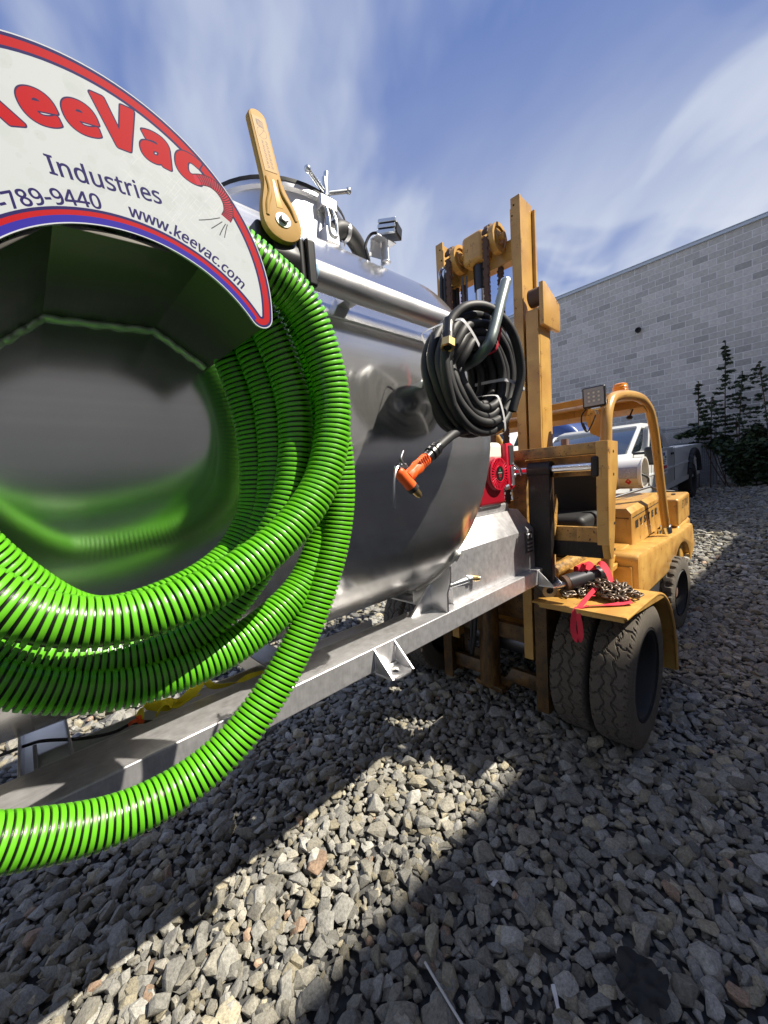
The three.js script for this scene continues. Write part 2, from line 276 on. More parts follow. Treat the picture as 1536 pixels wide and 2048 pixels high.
// ---------------------------------------------------------------- block building behind the yard
const WZ = (x) => -17 + 0.0314 * (x + 1.1);
{
  const b = thing('block_building', 'long grey concrete block building with a metal roof edge behind the yard', 'building', [-1.1, 0, -17]);
  b.rotation.y = -Math.atan(0.0314);
  const blockTex = noiseTex(256, (u, v) => { const a = tfbm(u, v, 6, 1, 1, 90, 5), c = TN(u, v, 60, 1, 1, 91); const k = S(0.78 + 0.22 * a + 0.10 * c); return [k, k, k]; }, true, 1.3);
  const mats = []; const r = rng(31);
  for (let i = 0; i < 10; i++) { const v = 0.55 + 0.025 * i - (i === 0 ? 0.06 : 0); mats.push(std({ color: lin(v * 1.09, v * 1.03, v * (0.92 + 0.03 * (r() - 0.5))), map: blockTex, roughness: 0.92, bumpMap: blockTex, bumpScale: 0.002 })); }
  const mortar = std({ color: lin(0.86, 0.86, 0.83), roughness: 0.95 });
  const H = 7.72, CH = 0.2032, BL = 0.4064, NR = 38, geos = [0, 1, 2, 3].map((i) => uvm(new RoundedBoxGeometry(BL - 0.016, CH - 0.016, 0.03, 1, 0.004), 1, i * 0.37, i * 0.21));
  const core = part('wall', bx(-22, 12, -0.2, NR * CH, -14, -0.012, 0), mortar, b);
  const cap = part('roof_edge', [bx(-22.05, 12.05, NR * CH, NR * CH + 0.10, -0.4, 0.05, 0.008), bx(-22.05, 12.05, NR * CH + 0.10, NR * CH + 0.125, -0.4, 0.065, 0.006)], std({ color: lin(0.50, 0.54, 0.56), metalness: 0.6, roughness: 0.45 }), b);
  part('added_shade_mass', bx(6.2, 13.4, -0.2, 12.4, -14.2, 1.35, 0.01), mortar, b);  // unseen mass added to shade the pickup bed and the far ground
  part('roof', bx(-22, 12, NR * CH + 0.0, NR * CH + 0.04, -14, -0.42, 0), std({ color: lin(0.12, 0.12, 0.12), roughness: 0.9 }), b);
  const all = [];
  for (let j = 0; j < NR; j++) for (let i = -34; i < 22; i++) {
    const x = (i + (j % 2) * 0.5) * BL, y = (j + 0.5) * CH; if (x < -13.6 || x > 8.8) continue;
    const tone = 0.5 + 0.5 * fbm(x * 0.35 + 3, y * 0.5 + 1, 3) + (r() - 0.5) * 0.75; const k = Math.max(0, Math.min(9, Math.floor(tone * 10)));
    all.push({ x, y, k: r() < 0.07 ? 0 : k, dz: (r() - 0.5) * 0.003, d: (x + 1.1 > 0.2 && false) ? 99 : Math.hypot(x - 0.2, (y - 5.2) * 0.9) });
  }
  // blocks in view and clear of the machine stand nearest to the right edge of the picture
  const show = all.filter((o) => o.x < 1.55 && o.x > -4.6 && o.y > 2.6).sort((p, q) => p.d - q.d).slice(0, 300), S0 = new Set(show), rest = mats.map(() => []);
  for (const o of all) {
    const g = geos[Math.floor(r() * 4)];
    if (S0.has(o)) { const m = part('block', g, mats[o.k], b); m.position.set(o.x, o.y, -0.0215 + o.dz); } else rest[o.k].push(g.clone().translate(o.x, o.y, -0.0215 + o.dz));
  }
  rest.forEach((l, k) => { if (l.length) { const m = part('block_courses', l, mats[k], b); m.userData.kind = 'stuff'; } });
  // patched render and old bracket marks high on the wall, a black wall fitting
  const fit = [lathe([[0.0, 0], [0.085, 0], [0.085, 0.05], [0.07, 0.06], [0.045, 0.055], [0.045, 0.015], [0, 0.015]], [0, 0, 0], [0, 0, 1], 24)];
  const f = thing('wall_vent', 'round black pipe vent sticking out of the block wall', 'vent', [-3.88, 5.62, WZ(-3.88) + 0.02]); f.rotation.y = b.rotation.y;
  part('vent_ring', fit, M.blackPoly, f); part('vent_hood', [lathe([[0.09, 0.0], [0.095, 0.1], [0.08, 0.12], [0.075, 0.1], [0.07, 0.02]], [0, 0, 0.012], [0.25, -0.1, 1], 20)], M.blackPoly, f);
}
{ // the neighbour whose shadow lies over the right of the yard
  const n = thing('neighbouring_building', 'tall cream metal sided building closing the right of the yard', 'building', [4.98, 0, -6]); n.rotation.y = -R(3.6);
  part('wall', bx(0, 8, -0.2, 8.25, -9.5, 20, 0.01), std({ color: lin(0.66, 0.58, 0.47), roughness: 0.8 }), n);
  part('roof', bx(-0.12, 8.1, 8.25, 8.4, -9.6, 20.1, 0.02), std({ color: lin(0.3, 0.3, 0.31), roughness: 0.6 }), n);
}

// ---------------------------------------------------------------- chain link fence with slats
{
  const fz = -16.15, f = thing('chain_link_fence', 'grey chain link fence with narrow privacy slats beside the pickup', 'fence', [-4.5, 0, fz]);
  const wire = std({ color: lin(0.30, 0.31, 0.33), metalness: 0.6, roughness: 0.5 }), slatM = std({ color: lin(0.20, 0.21, 0.225), roughness: 0.6 });
  for (const x of [-4.6, -2.2, 0.4, 2.82]) part('post', [rod([x, 0, 0], [x, 2.0, 0], 0.03, 0.03, 10), sph(x, 2.0, 0, 0.036)], wire, f);
  part('top_rail', rod([-4.6, 1.94, 0], [2.82, 1.94, 0], 0.02, 0.02, 8), wire, f);
  const w = []; for (let x = -6.4; x < 2.8; x += 0.075) for (const s of [1, -1]) {
    let x0 = s > 0 ? x : x + 1.92 * 0.75, x1 = s > 0 ? x + 1.92 * 0.75 : x; const lo = Math.max(-4.6, Math.min(x0, x1)), hi = Math.min(2.82, Math.max(x0, x1)); if (hi - lo < 0.05) continue;
    const yy = (xx) => 0.02 + (xx - x0) / (x1 - x0) * 1.92; w.push(rod([lo, yy(lo), s * 0.006], [hi, yy(hi), s * 0.006], 0.0035, 0.0035, 4, false));
  }
  part('wire_mesh', w, wire, f).userData.kind = 'stuff';
  const sg = bx(-0.019, 0.019, 0.03, 1.44, -0.004, 0.004, 0.001); for (let x = 1.35; x < 2.8; x += 0.05) { const s = part('slat', sg, slatM, f); s.position.set(x, 0, 0); }
}

// ---------------------------------------------------------------- shrubs on the fence
const leafMats = [std({ color: lin(0.028, 0.048, 0.018), roughness: 0.55 }), std({ color: lin(0.045, 0.070, 0.024), roughness: 0.5 }), std({ color: lin(0.018, 0.030, 0.014), roughness: 0.6 })];
function leaf(r, s) { // a lobed leaf, slightly folded
  const o = [[0, 0], [0.28, 0.10], [0.5, 0.30], [0.32, 0.42], [0.36, 0.68], [0.14, 0.66], [0, 1.0], [-0.14, 0.66], [-0.36, 0.68], [-0.32, 0.42], [-0.5, 0.30], [-0.28, 0.10]], p = [], n = o.length;
  for (let i = 0; i < n; i++) { const a = o[i], b = o[(i + 1) % n]; for (const q of [[0, 0.4], a, b]) p.push(q[0] * s, -Math.abs(q[0]) * s * 0.35, q[1] * s); }
  const g = new THREE.BufferGeometry(); g.setAttribute('position', new THREE.Float32BufferAttribute(p, 3)); g.computeVertexNormals(); g.setAttribute('uv', new THREE.Float32BufferAttribute(new Float32Array(p.length / 3 * 2), 2)); return g;
}
function foliage(parent, pts, r, s0) { // pts: [x,y,z,size]; three tones
  const L = [[], [], []]; const base = leaf(r, 1);
  for (const [x, y, z, k] of pts) { const sc = s0 * k * (0.6 + r() * 0.8); L[r() < 0.5 ? 0 : r() < 0.6 ? 1 : 2].push(base.clone().scale(sc, sc, sc).rotateX(0.2 + r() * 0.9).rotateZ((r() - 0.5) * 0.9).rotateY(r() * 6.283).translate(x, y, z)); }
  L.forEach((l, i) => { if (l.length) part('foliage', l, leafMats[i], parent).userData.kind = 'stuff'; });
}
{
  const r = rng(61), bark = std({ color: lin(0.09, 0.06, 0.04), roughness: 0.9 });
  const sh = thing('shrub', 'dark leafy shrub sprawling over the fence at the right edge', 'shrub', [-0.9, 0, -15.6]);
  const st = []; for (let i = 0; i < 14; i++) { const x = -1 + r() * 3.4, h = 1.2 + r() * 1.1; st.push(tube([[x * 0.5, 0, 0], [x * 0.8, h * 0.5, (r() - 0.5) * 0.3], [x, h, (r() - 0.2) * 0.5]], 0.012, 10, 5)); }
  part('stem', st, bark, sh);
  const pts = []; for (let i = 0; i < 6500; i++) { const x = -0.85 + r() * 4.2; const top = 1.5 + 0.55 * fbm(x * 1.1, 3, 3) + 0.30 * sstep(-0.6, 1.4, x); const lo = x < -0.1 ? sstep(-0.1, -0.9, x) * 1.35 : 0; const y = lo + Math.pow(r(), 0.8) * (top - lo); const bul = 0.55 * Math.sin(Math.PI * Math.min(1, Math.max(0.05, y / (top + 0.2)))) * (0.8 + 0.5 * fbm(x * 2, y * 2, 2)); pts.push([x, y + 0.05, (r() * 1.25 - 0.35) * bul + 0.05, 1]); }
  for (let i = 0; i < 260; i++) { const t = r(); pts.push([-0.8 - t * 0.85, 1.88 - 0.15 * t + (r() - 0.5) * 0.28 * (1.2 - t), 0.2 + (r() - 0.5) * 0.5, 1]); }
  foliage(sh, pts, r, 0.15);
  const shoot = (x, z, h, spread, label, lean = 0.1) => {
    const t = thing('sapling', label, 'sapling', [x, 0, z]), p = [], bs = [];
    bs.push(tube([[0, 0, 0], [lean * 0.3, h * 0.5, 0.02], [lean, h, 0]], 0.014, 14, 6));
    for (let y = 1.3; y < h - 0.05; y += 0.12) { const k = spread * Math.pow((h - y) / (h - 1.3), 0.65) + 0.05; for (const s of [-1, 1]) { const a = r() * 6.28, cx = lean * y / h, ex = cx + Math.cos(a) * k * s, ez = Math.sin(a) * k * s; bs.push(rod([cx, y, 0], [ex, y + 0.1 * k, ez], 0.005, 0.003, 5)); for (let q = 0; q < 13; q++) { const f = 0.15 + 0.95 * r(); p.push([mix(cx, ex, f), y + 0.1 * k * f + (r() - 0.5) * 0.05, ez * f, 0.85]); } } }
    p.push([lean, h + 0.02, 0, 0.9], [lean, h - 0.05, 0.02, 0.9]);
    part('stem', bs, bark, t); foliage(t, p, r, 0.112);
  };
  shoot(-1.42, -15.75, 4.33, 0.34, 'tallest thin dark sapling rising above the shrub against the block wall', 0.02);
  shoot(-2.05, -15.75, 3.30, 0.22, 'shorter thin sapling left of the tallest one at the shrub', 0.02);
  shoot(-1.12, -15.6, 3.35, 0.40, 'bushy middle sapling right of the tallest one on the wall', 0.1);
  shoot(-0.42, -15.4, 3.5, 0.55, 'dark sapling reaching in at the right edge of the view', -0.25);
  shoot(-1.75, -15.6, 2.75, 0.40, 'low bushy sapling between the two thin ones', 0.05);
}

// ---------------------------------------------------------------- parked pickup
function wheel(parent, x, y, z, Rw, W, dir, tyreMat = M.tyre) {
  const w = part('wheel', lathe([[0.03, -W * 0.12], [Rw * 0.30, -W * 0.12], [Rw * 0.34, -W * 0.02], [Rw * 0.52, -W * 0.10], [Rw * 0.58, W * 0.30], [Rw * 0.60, W * 0.42], [Rw * 0.56, W * 0.42]], [0, 0, 0], [dir, 0, 0], 28), M.rim, parent);
  w.position.set(x, y, z);
  part('tyre', lathe([[Rw * 0.57, -W * 0.40], [Rw * 0.62, -W * 0.5], [Rw * 0.86, -W * 0.52], [Rw * 0.97, -W * 0.45], [Rw, -W * 0.38], [Rw, W * 0.38], [Rw * 0.97, W * 0.45], [Rw * 0.86, W * 0.52], [Rw * 0.62, W * 0.5], [Rw * 0.57, W * 0.40]], [0, 0, 0], [dir, 0, 0], 40), tyreMat, w);
  const tr = []; for (let i = 0; i < 36; i++) { const a = i / 36 * 6.283; for (const s of [-1, 1]) tr.push(bx(s * W * 0.16, s * W * 0.49, Rw - 0.01, Rw + 0.012, -0.022, 0.022, 0.003).rotateX(a + s * 0.06)); }
  part('tread', tr, tyreMat, w).userData.kind = 'stuff';
  return w;
}
{
  const t = thing('pickup_truck', 'silver white crew cab pickup parked behind the forklift', 'pickup', [-1.95, 0, -7.8]); t.rotation.y = -0.0147;
  const Wd = 1.72, body = [], P = M.white; // side plane x = 0, other side x = -Wd; +z is the front
  body.push(ext([[1.55, 0.72], [1.6, 1.0], [1.5, 1.33], [0.15, 1.50], [-0.05, 1.53], [-3.32, 1.50], [-3.36, 0.70], [0.35, 0.66]], 'x', -Wd, 0, 0.03));
  body.push(bx(-Wd + 0.02, -0.02, 0.55, 0.75, -6.7, 0.3, 0.03));
  part('body', body, P, t);
  // cab: pillars, roof and glass
  const belt = 1.51, rf = 2.0;
  part('roof', [ext([[-0.86, rf + 0.02], [-1.2, rf + 0.075], [-2.0, rf + 0.05], [-2.3, rf - 0.02], [-2.3, rf - 0.06], [-0.86, rf - 0.03]], 'x', -Wd + 0.12, -0.10, 0.02)], P, t);
  const pil = (z0, z1, y0, y1, w, x0, x1) => { const dx = x1 - x0; return ext([[z0, y0], [z0 - w, y0], [z1 - w, y1], [z1, y1]], 'x', -0.03, 0.03, 0.008).translate((x0 + x1) / 2, 0, 0); };
  const pl = []; for (const m of [0, 1]) { const X = m ? -Wd + 0.07 : -0.07; pl.push(pil(-0.02, -0.86, belt - 0.05, rf, 0.10, X, X), pil(-1.28, -1.42, belt - 0.05, rf, 0.13, X, X), pil(-3.0, -2.05, belt - 0.05, rf, 0.22, X, X)); }
  part('pillar', pl, P, t);
  part('windscreen', ext([[-0.03, belt], [-0.06, belt], [-0.88, rf - 0.01], [-0.85, rf - 0.01]], 'x', -Wd + 0.10, -0.10, 0.003), M.glassDark, t);
  for (const X of [-0.075, -Wd + 0.075]) { part('side_window', ext([[-0.2, belt], [-1.27, belt], [-1.40, rf - 0.05], [-0.92, rf - 0.05]], 'x', X - 0.006, X + 0.006, 0.002), M.glassDark, t); part('side_window', ext([[-1.42, belt], [-2.72, belt], [-2.1, rf - 0.05], [-1.54, rf - 0.05]], 'x', X - 0.006, X + 0.006, 0.002), M.glassDark, t); }
  part('rear_window', ext([[-2.98, belt], [-3.0, belt], [-2.28, rf - 0.04], [-2.26, rf - 0.04]], 'x', -Wd + 0.14, -0.14, 0.003), M.glassDark, t);
  // bed
  const arch = new THREE.Shape(); arch.moveTo(-3.42, 0.72); arch.lineTo(-3.42, 1.46); arch.lineTo(-6.75, 1.43); arch.lineTo(-6.75, 0.76); arch.lineTo(-6.15, 0.74); arch.absarc(-5.55, 0.62, 0.58, Math.PI * 1 - 0.2 + Math.PI * 0, 0.2, true); arch.lineTo(-4.95, 0.72); arch.lineTo(-3.42, 0.72);
  const ar = (() => { const s = new THREE.Shape(); s.moveTo(-3.42, 0.70); s.lineTo(-3.42, 1.46); s.lineTo(-6.75, 1.43); s.lineTo(-6.75, 0.78); s.lineTo(-6.12, 0.74); for (let i = 0; i <= 16; i++) { const a = Math.PI - i / 16 * Math.PI; s.lineTo(-5.55 + Math.cos(a) * 0.57, 0.70 + Math.sin(a) * 0.50); } s.lineTo(-3.42, 0.70); return s; })();
  part('bed', [ext(ar, 'x', -0.06, 0.0, 0.015), ext(ar, 'x', -Wd, -Wd + 0.06, 0.015), bx(-Wd, 0, 0.74, 1.43, -6.80, -6.74, 0.015), bx(-Wd + 0.05, -0.05, 0.95, 1.0, -6.74, -3.42, 0), bx(-Wd, 0, 0.9, 1.46, -3.48, -3.42, 0.01)], P, t);
  const fl = []; for (let i = 0; i < 14; i++) { const a = Math.PI - (i / 14) * Math.PI, b = Math.PI - ((i + 1) / 14) * Math.PI; fl.push(rod([0.03, 0.70 + Math.sin(a) * 0.60, -5.55 + Math.cos(a) * 0.66], [0.03, 0.70 + Math.sin(b) * 0.60, -5.55 + Math.cos(b) * 0.66], 0.075, 0.075, 10)); }
  part('wheel_flare', fl, M.black, t);
  part('trim_strip', bx(0.0, 0.014, 1.02, 1.06, -6.6, 0.6, 0.004), P, t);
  for (const z of [-1.36, -3.37]) part('door_gap', bx(-0.005, 0.0035, 0.72, 1.5, z - 0.006, z + 0.006, 0), M.hole, t);
  for (const z of [-1.2, -3.1]) part('door_handle', bx(0.0, 0.03, 1.33, 1.38, z - 0.09, z + 0.09, 0.01), M.black, t);
  const dec = canvasTex(128, 192, (g, w, h) => { g.fillStyle = '#e8e8ea'; g.fillRect(0, 0, w, h); g.fillStyle = '#35578f'; g.fillRect(14, 14, 60, 26); g.fillStyle = '#2f8a63'; g.fillRect(60, 44, 50, 20); g.fillStyle = '#444'; for (let i = 0; i < 3; i++) g.fillRect(16, 72 + i * 14, 92 - i * 16, 7); g.fillStyle = '#c23a44'; g.fillRect(10, 122, 108, 34); g.fillStyle = '#777'; g.fillRect(18, 166, 80, 8); });
  part('door_decal', new THREE.PlaneGeometry(0.42, 0.50).rotateY(Math.PI / 2).translate(0.004, 1.20, -2.45), std({ map: dec, roughness: 0.5 }), t);
  const mir = part('side_mirror', [bx(0.16, 0.36, 1.30, 1.62, -0.30, -0.16, 0.05)], M.blackPoly, t); part('mirror_arm', [rod([-0.03, 1.42, -0.2], [0.2, 1.42, -0.22], 0.03), rod([-0.03, 1.52, -0.2], [0.2, 1.52, -0.22], 0.022)], M.blackPoly, mir);
  part('bumper', bx(-Wd - 0.02, 0.02, 0.55, 0.78, 1.55, 1.72, 0.04), M.chrome, t);
  part('grille', bx(-Wd + 0.3, -0.3, 0.85, 1.2, 1.5, 1.58, 0.02), M.black, t);
  for (const x of [-0.2, -Wd + 0.2]) part('headlight', bx(x - 0.13, x + 0.13, 0.95, 1.2, 1.48, 1.585, 0.03), M.chrome, t);
  wheel(t, -0.12, 0.45, -5.55, 0.46, 0.28, 1); wheel(t, -Wd + 0.12, 0.45, -5.55, 0.46, 0.28, -1); wheel(t, -0.12, 0.45, 0.75, 0.46, 0.28, 1); wheel(t, -Wd + 0.12, 0.45, 0.75, 0.46, 0.28, -1);
  part('chassis', bx(-Wd + 0.4, -0.4, 0.42, 0.62, -6.6, 1.4, 0.02), M.black, t);
}
{ // work truck far left behind the mast
  const t = thing('work_truck', 'white work truck cab seen between the red engine and the forklift mast', 'truck', [-6.1, 0, -10]);
  part('cab', [ext([[0.9, 0.6], [0.9, 1.75], [0.55, 1.95], [-0.1, 2.56], [-1.7, 2.6], [-1.75, 0.6]], 'x', 0, 1.05, 0.04), ext([[0.9, 0.6], [0.9, 1.75], [0.55, 1.95], [-0.1, 2.56], [-1.7, 2.6], [-1.75, 0.6]], 'x', -1.0, 0.0, 0.04)], M.white, t);
  part('hood', bx(-1.3, 0.5, 1.0, 2.0, 0.9, 2.1, 0.08), M.white, t);
  part('side_window', ext([[0.42, 1.94], [-0.05, 2.40], [-0.8, 2.42], [-0.8, 1.94]], 'x', 1.045, 1.06, 0.002), M.glassDark, t);
  part('windscreen', bx(0.62, 0.92, 1.96, 2.40, 0.50, 0.58, 0.01).translate(0, 0, 0), M.glassDark, t);
  part('mirror_bracket', [rod([0.62, 2.42, 0.55], [1.0, 1.95, 0.65], 0.018), rod([0.6, 2.43, 0.52], [0.95, 2.43, 0.52], 0.014)], M.white, t);
  part('warning_sticker', bx(0.13, 0.42, 2.02, 2.2, 0.9, 1.0, 0.002), std({ color: lin(0.8, 0.68, 0.03), roughness: 0.5 }), t);
  part('equipment_box', bx(-0.2, 0.55, 1.92, 2.46, 0.58, 0.95, 0.05), M.white, t);
  wheel(t, 0.9, 0.45, 0.9, 0.45, 0.26, 1); wheel(t, -0.85, 0.45, 0.9, 0.45, 0.26, -1); wheel(t, 0.9, 0.45, -3.3, 0.45, 0.26, 1); wheel(t, -0.85, 0.45, -3.3, 0.45, 0.26, -1);
  part('flatbed', bx(-1.1, 1.1, 0.95, 1.1, -4.8, -1.9, 0.02), M.steelDark, t);
}
{ // blue tank
  const t = thing('blue_tank', 'round ended blue steel tank standing behind the white pickup', 'tank', [-5.22, 0, -13.4]);
  const pr = []; for (let i = 0; i <= 10; i++) { const a = i / 10 * Math.PI / 2; pr.push([Math.sin(a) * 0.78, -1.6 - Math.cos(a) * 0.28]); } for (let i = 10; i >= 0; i--) { const a = i / 10 * Math.PI / 2; pr.push([Math.sin(a) * 0.78, 1.2 + Math.cos(a) * 0.28]); }
  part('shell', lathe(pr, [0, 1.78, -0.6], [0, 0, 1], 48), M.blueTank, t);
  part('stand', [bx(-0.6, 0.6, 0, 1.1, -0.1, 0.05, 0.01), bx(-0.6, 0.6, 0, 1.1, -1.9, -1.75, 0.01)], M.steelDark, t);
  part('lifting_lug', [bx(0.1, 0.3, 2.5, 2.62, 0.1, 0.14, 0.01), bx(0.3, 0.46, 2.28, 2.34, 0.62, 0.68, 0.01)], M.blueTank, t);
}

// ---------------------------------------------------------------- vacuum tank skid, tilted back a little on the forks
const TILT = 0.05, P0 = [-1.5, 1.1, 0];
const onSkid = (o) => { o.position.set(...P0); o.rotation.x = -TILT; return o; };
const CY = 0.874, TR = 0.757; // tank axis height and radius in skid coordinates (x across, y up, z towards the near end)
const surf = (a, z, r = TR) => [Math.cos(a) * r, CY + Math.sin(a) * r, z];
const skid = onSkid(thing('vacuum_tank_skid', 'polished aluminium vacuum tank on a skid frame lifted on the forklift', 'vacuum tank'));
{
  const pr = []; const N = 10, z0 = -1.215, z1 = 1.05;
  for (let i = 0; i <= N; i++) { const a = i / N * Math.PI / 2; pr.push([Math.max(0.0005, Math.sin(a) * (TR - 0.012)), z0 - Math.cos(a) * 0.13]); }
  pr.push([TR, z0 + 0.002]); for (let i = 1; i <= 24; i++) pr.push([TR, z0 + (z1 - z0) * i / 24]);
  for (let i = N; i >= 0; i--) { const a = i / N * Math.PI / 2; pr.push([Math.max(0.0005, Math.sin(a) * (TR - 0.012)), z1 + Math.cos(a) * 0.13]); }
  const g = new THREE.LatheGeometry(pr.map((p) => new THREE.Vector2(...p)), 160); g.rotateX(Math.PI / 2).translate(0, CY, 0);
  const uv = g.attributes.uv, po = g.attributes.position; for (let i = 0; i < uv.count; i++) { const u = uv.getX(i); uv.setXY(i, po.getZ(i) / 1.6, u * 4.0); }
  part('tank_barrel', g, M.barrel, skid);
  // a longitudinal seam weld
  const seam = []; part('seam_weld', bx(TR - 0.0012, TR + 0.0012, CY + 0.23, CY + 0.235, -1.2, -0.5, 0).translate(-0.0358, 0.0, 0), M.weld, skid);
}
// rails
{
  const rail = (s) => part('frame_rail', [bx(Math.min(s * 0.345, s * 0.5), Math.max(s * 0.345, s * 0.5), 0.028, 0.113, -2.19, 1.6, 0.005)], M.aluMill, skid);
  rail(1); rail(-1);
  for (const z of [-1.9, -0.55, 0.06, 0.9]) part('cross_member', [bx(-0.345, 0.345, 0.03, 0.036, z - 0.05, z + 0.05, 0.001), bx(-0.345, 0.345, 0.03, 0.10, z - 0.05, z - 0.044, 0.001), bx(-0.345, 0.345, 0.03, 0.10, z + 0.044, z + 0.05, 0.001)], M.alu, skid);
  // inner ledge angle along the near rail, its end plate showing at the left
  part('ledge_angle', [bx(0.20, 0.345, 0.040, 0.046, -1.05, 0.075, 0.001), bx(0.20, 0.206, 0.046, 0.075, -1.05, 0.075, 0.001)], M.alu, skid);
  part('end_plate', bx(0.195, 0.345, 0.03, 0.10, 0.075, 0.083, 0.001), M.aluBright, skid);
  for (const s of [1, -1]) for (const z of [-1.235, 0.98]) {
    // saddle plate across the frame, cut to the tank's circle, with a rib behind
    const o = [], x1 = 0.497, xi = 0.30; o.push([xi, 0.113], [x1, 0.113], [x1 + 0.004, 0.20], [x1 + 0.022, 0.245], [0.522, 0.30]);
    for (let i = 0; i <= 8; i++) { const x = mix(0.522, xi, i / 8); o.push([x, CY - Math.sqrt(TR * TR - x * x) + 0.002]); }
    const pts = o.map(([x, y]) => [s * x, y]); part('saddle_plate', ext(s > 0 ? pts : pts.reverse(), 'z', z - 0.006, z + 0.006, 0.0015), M.alu, skid);
    part('saddle_rib', ext([[z + 0.006, 0.113], [z + 0.14, 0.113], [z + 0.012, 0.225], [z + 0.006, 0.225]], 'x', s * 0.405 - 0.005, s * 0.405 + 0.005, 0.001), M.alu, skid);
    part('weld', [tube([[s * 0.40, 0.117, z + 0.012], [s * 0.40, 0.17, z + 0.012], [s * 0.40, 0.232, z + 0.012]].map(([x, y, q]) => [x - s * 0.006, y, q - 0.003]), 0.006, 16, 8)], M.weld, skid);
  }
  // dark weld where the saddle meets the barrel
  const wv = []; for (let i = 0; i <= 14; i++) { const x = mix(0.33, 0.53, i / 14); wv.push([x, CY - Math.sqrt((TR + 0.002) ** 2 - x * x), -1.226]); } part('weld', tube(wv, 0.007, 40, 8), M.weld, skid);
  part('weld_loop', tube([[0.525, 0.322, -1.226], [0.550, 0.345, -1.215], [0.575, 0.375, -1.225], [0.57, 0.375, -1.24], [0.545, 0.342, -1.245]], 0.007, 24, 8), M.weld, skid);
  // brass drain fitting
  const ft = part('drain_fitting', [rod([0.44, 0.20, -1.30], [0.46, 0.20, -1.48], 0.014, 0.014, 14), lathe([[0.0, 0], [0.02, 0], [0.02, 0.02], [0, 0.02]], [0.457, 0.20, -1.44], [0.1, 0, -1], 6)], M.zinc, skid);
  part('fitting_cap', lathe([[0, 0], [0.013, 0], [0.013, 0.03], [0.009, 0.04], [0, 0.04]], [0.46, 0.20, -1.475], [0.8, 0, -0.6], 12), M.brass, ft);
  // tie down pockets
  for (const z of [-0.855, -2.135, 0.45]) {
    const p = part('tie_down_pocket', [ext([[0.5, z - 0.055], [0.58, z - 0.05], [0.592, z - 0.03], [0.592, z + 0.03], [0.58, z + 0.05], [0.5, z + 0.055]], 'y', 0.018, 0.026, 0.0015, [[[0.545, z - 0.012], [0.56, z - 0.006], [0.56, z + 0.006], [0.545, z + 0.012], [0.535, z + 0.006], [0.535, z - 0.006]]])], M.aluBright, skid);
    for (const s of [-1, 1]) part('side_gusset', ext([[0.5, 0.026], [0.588, 0.026], [0.5, 0.108]].map((q) => q), 'z', z + s * 0.05 - 0.003, z + s * 0.05 + 0.003, 0.001), M.aluBright, p);
    part('pocket_weld', tube([[0.503, 0.09, z - 0.05], [0.505, 0.03, z - 0.048], [0.505, 0.03, z], [0.505, 0.03, z + 0.048], [0.503, 0.09, z + 0.05]], 0.005, 30, 7), M.aluBright, p);
  }
}
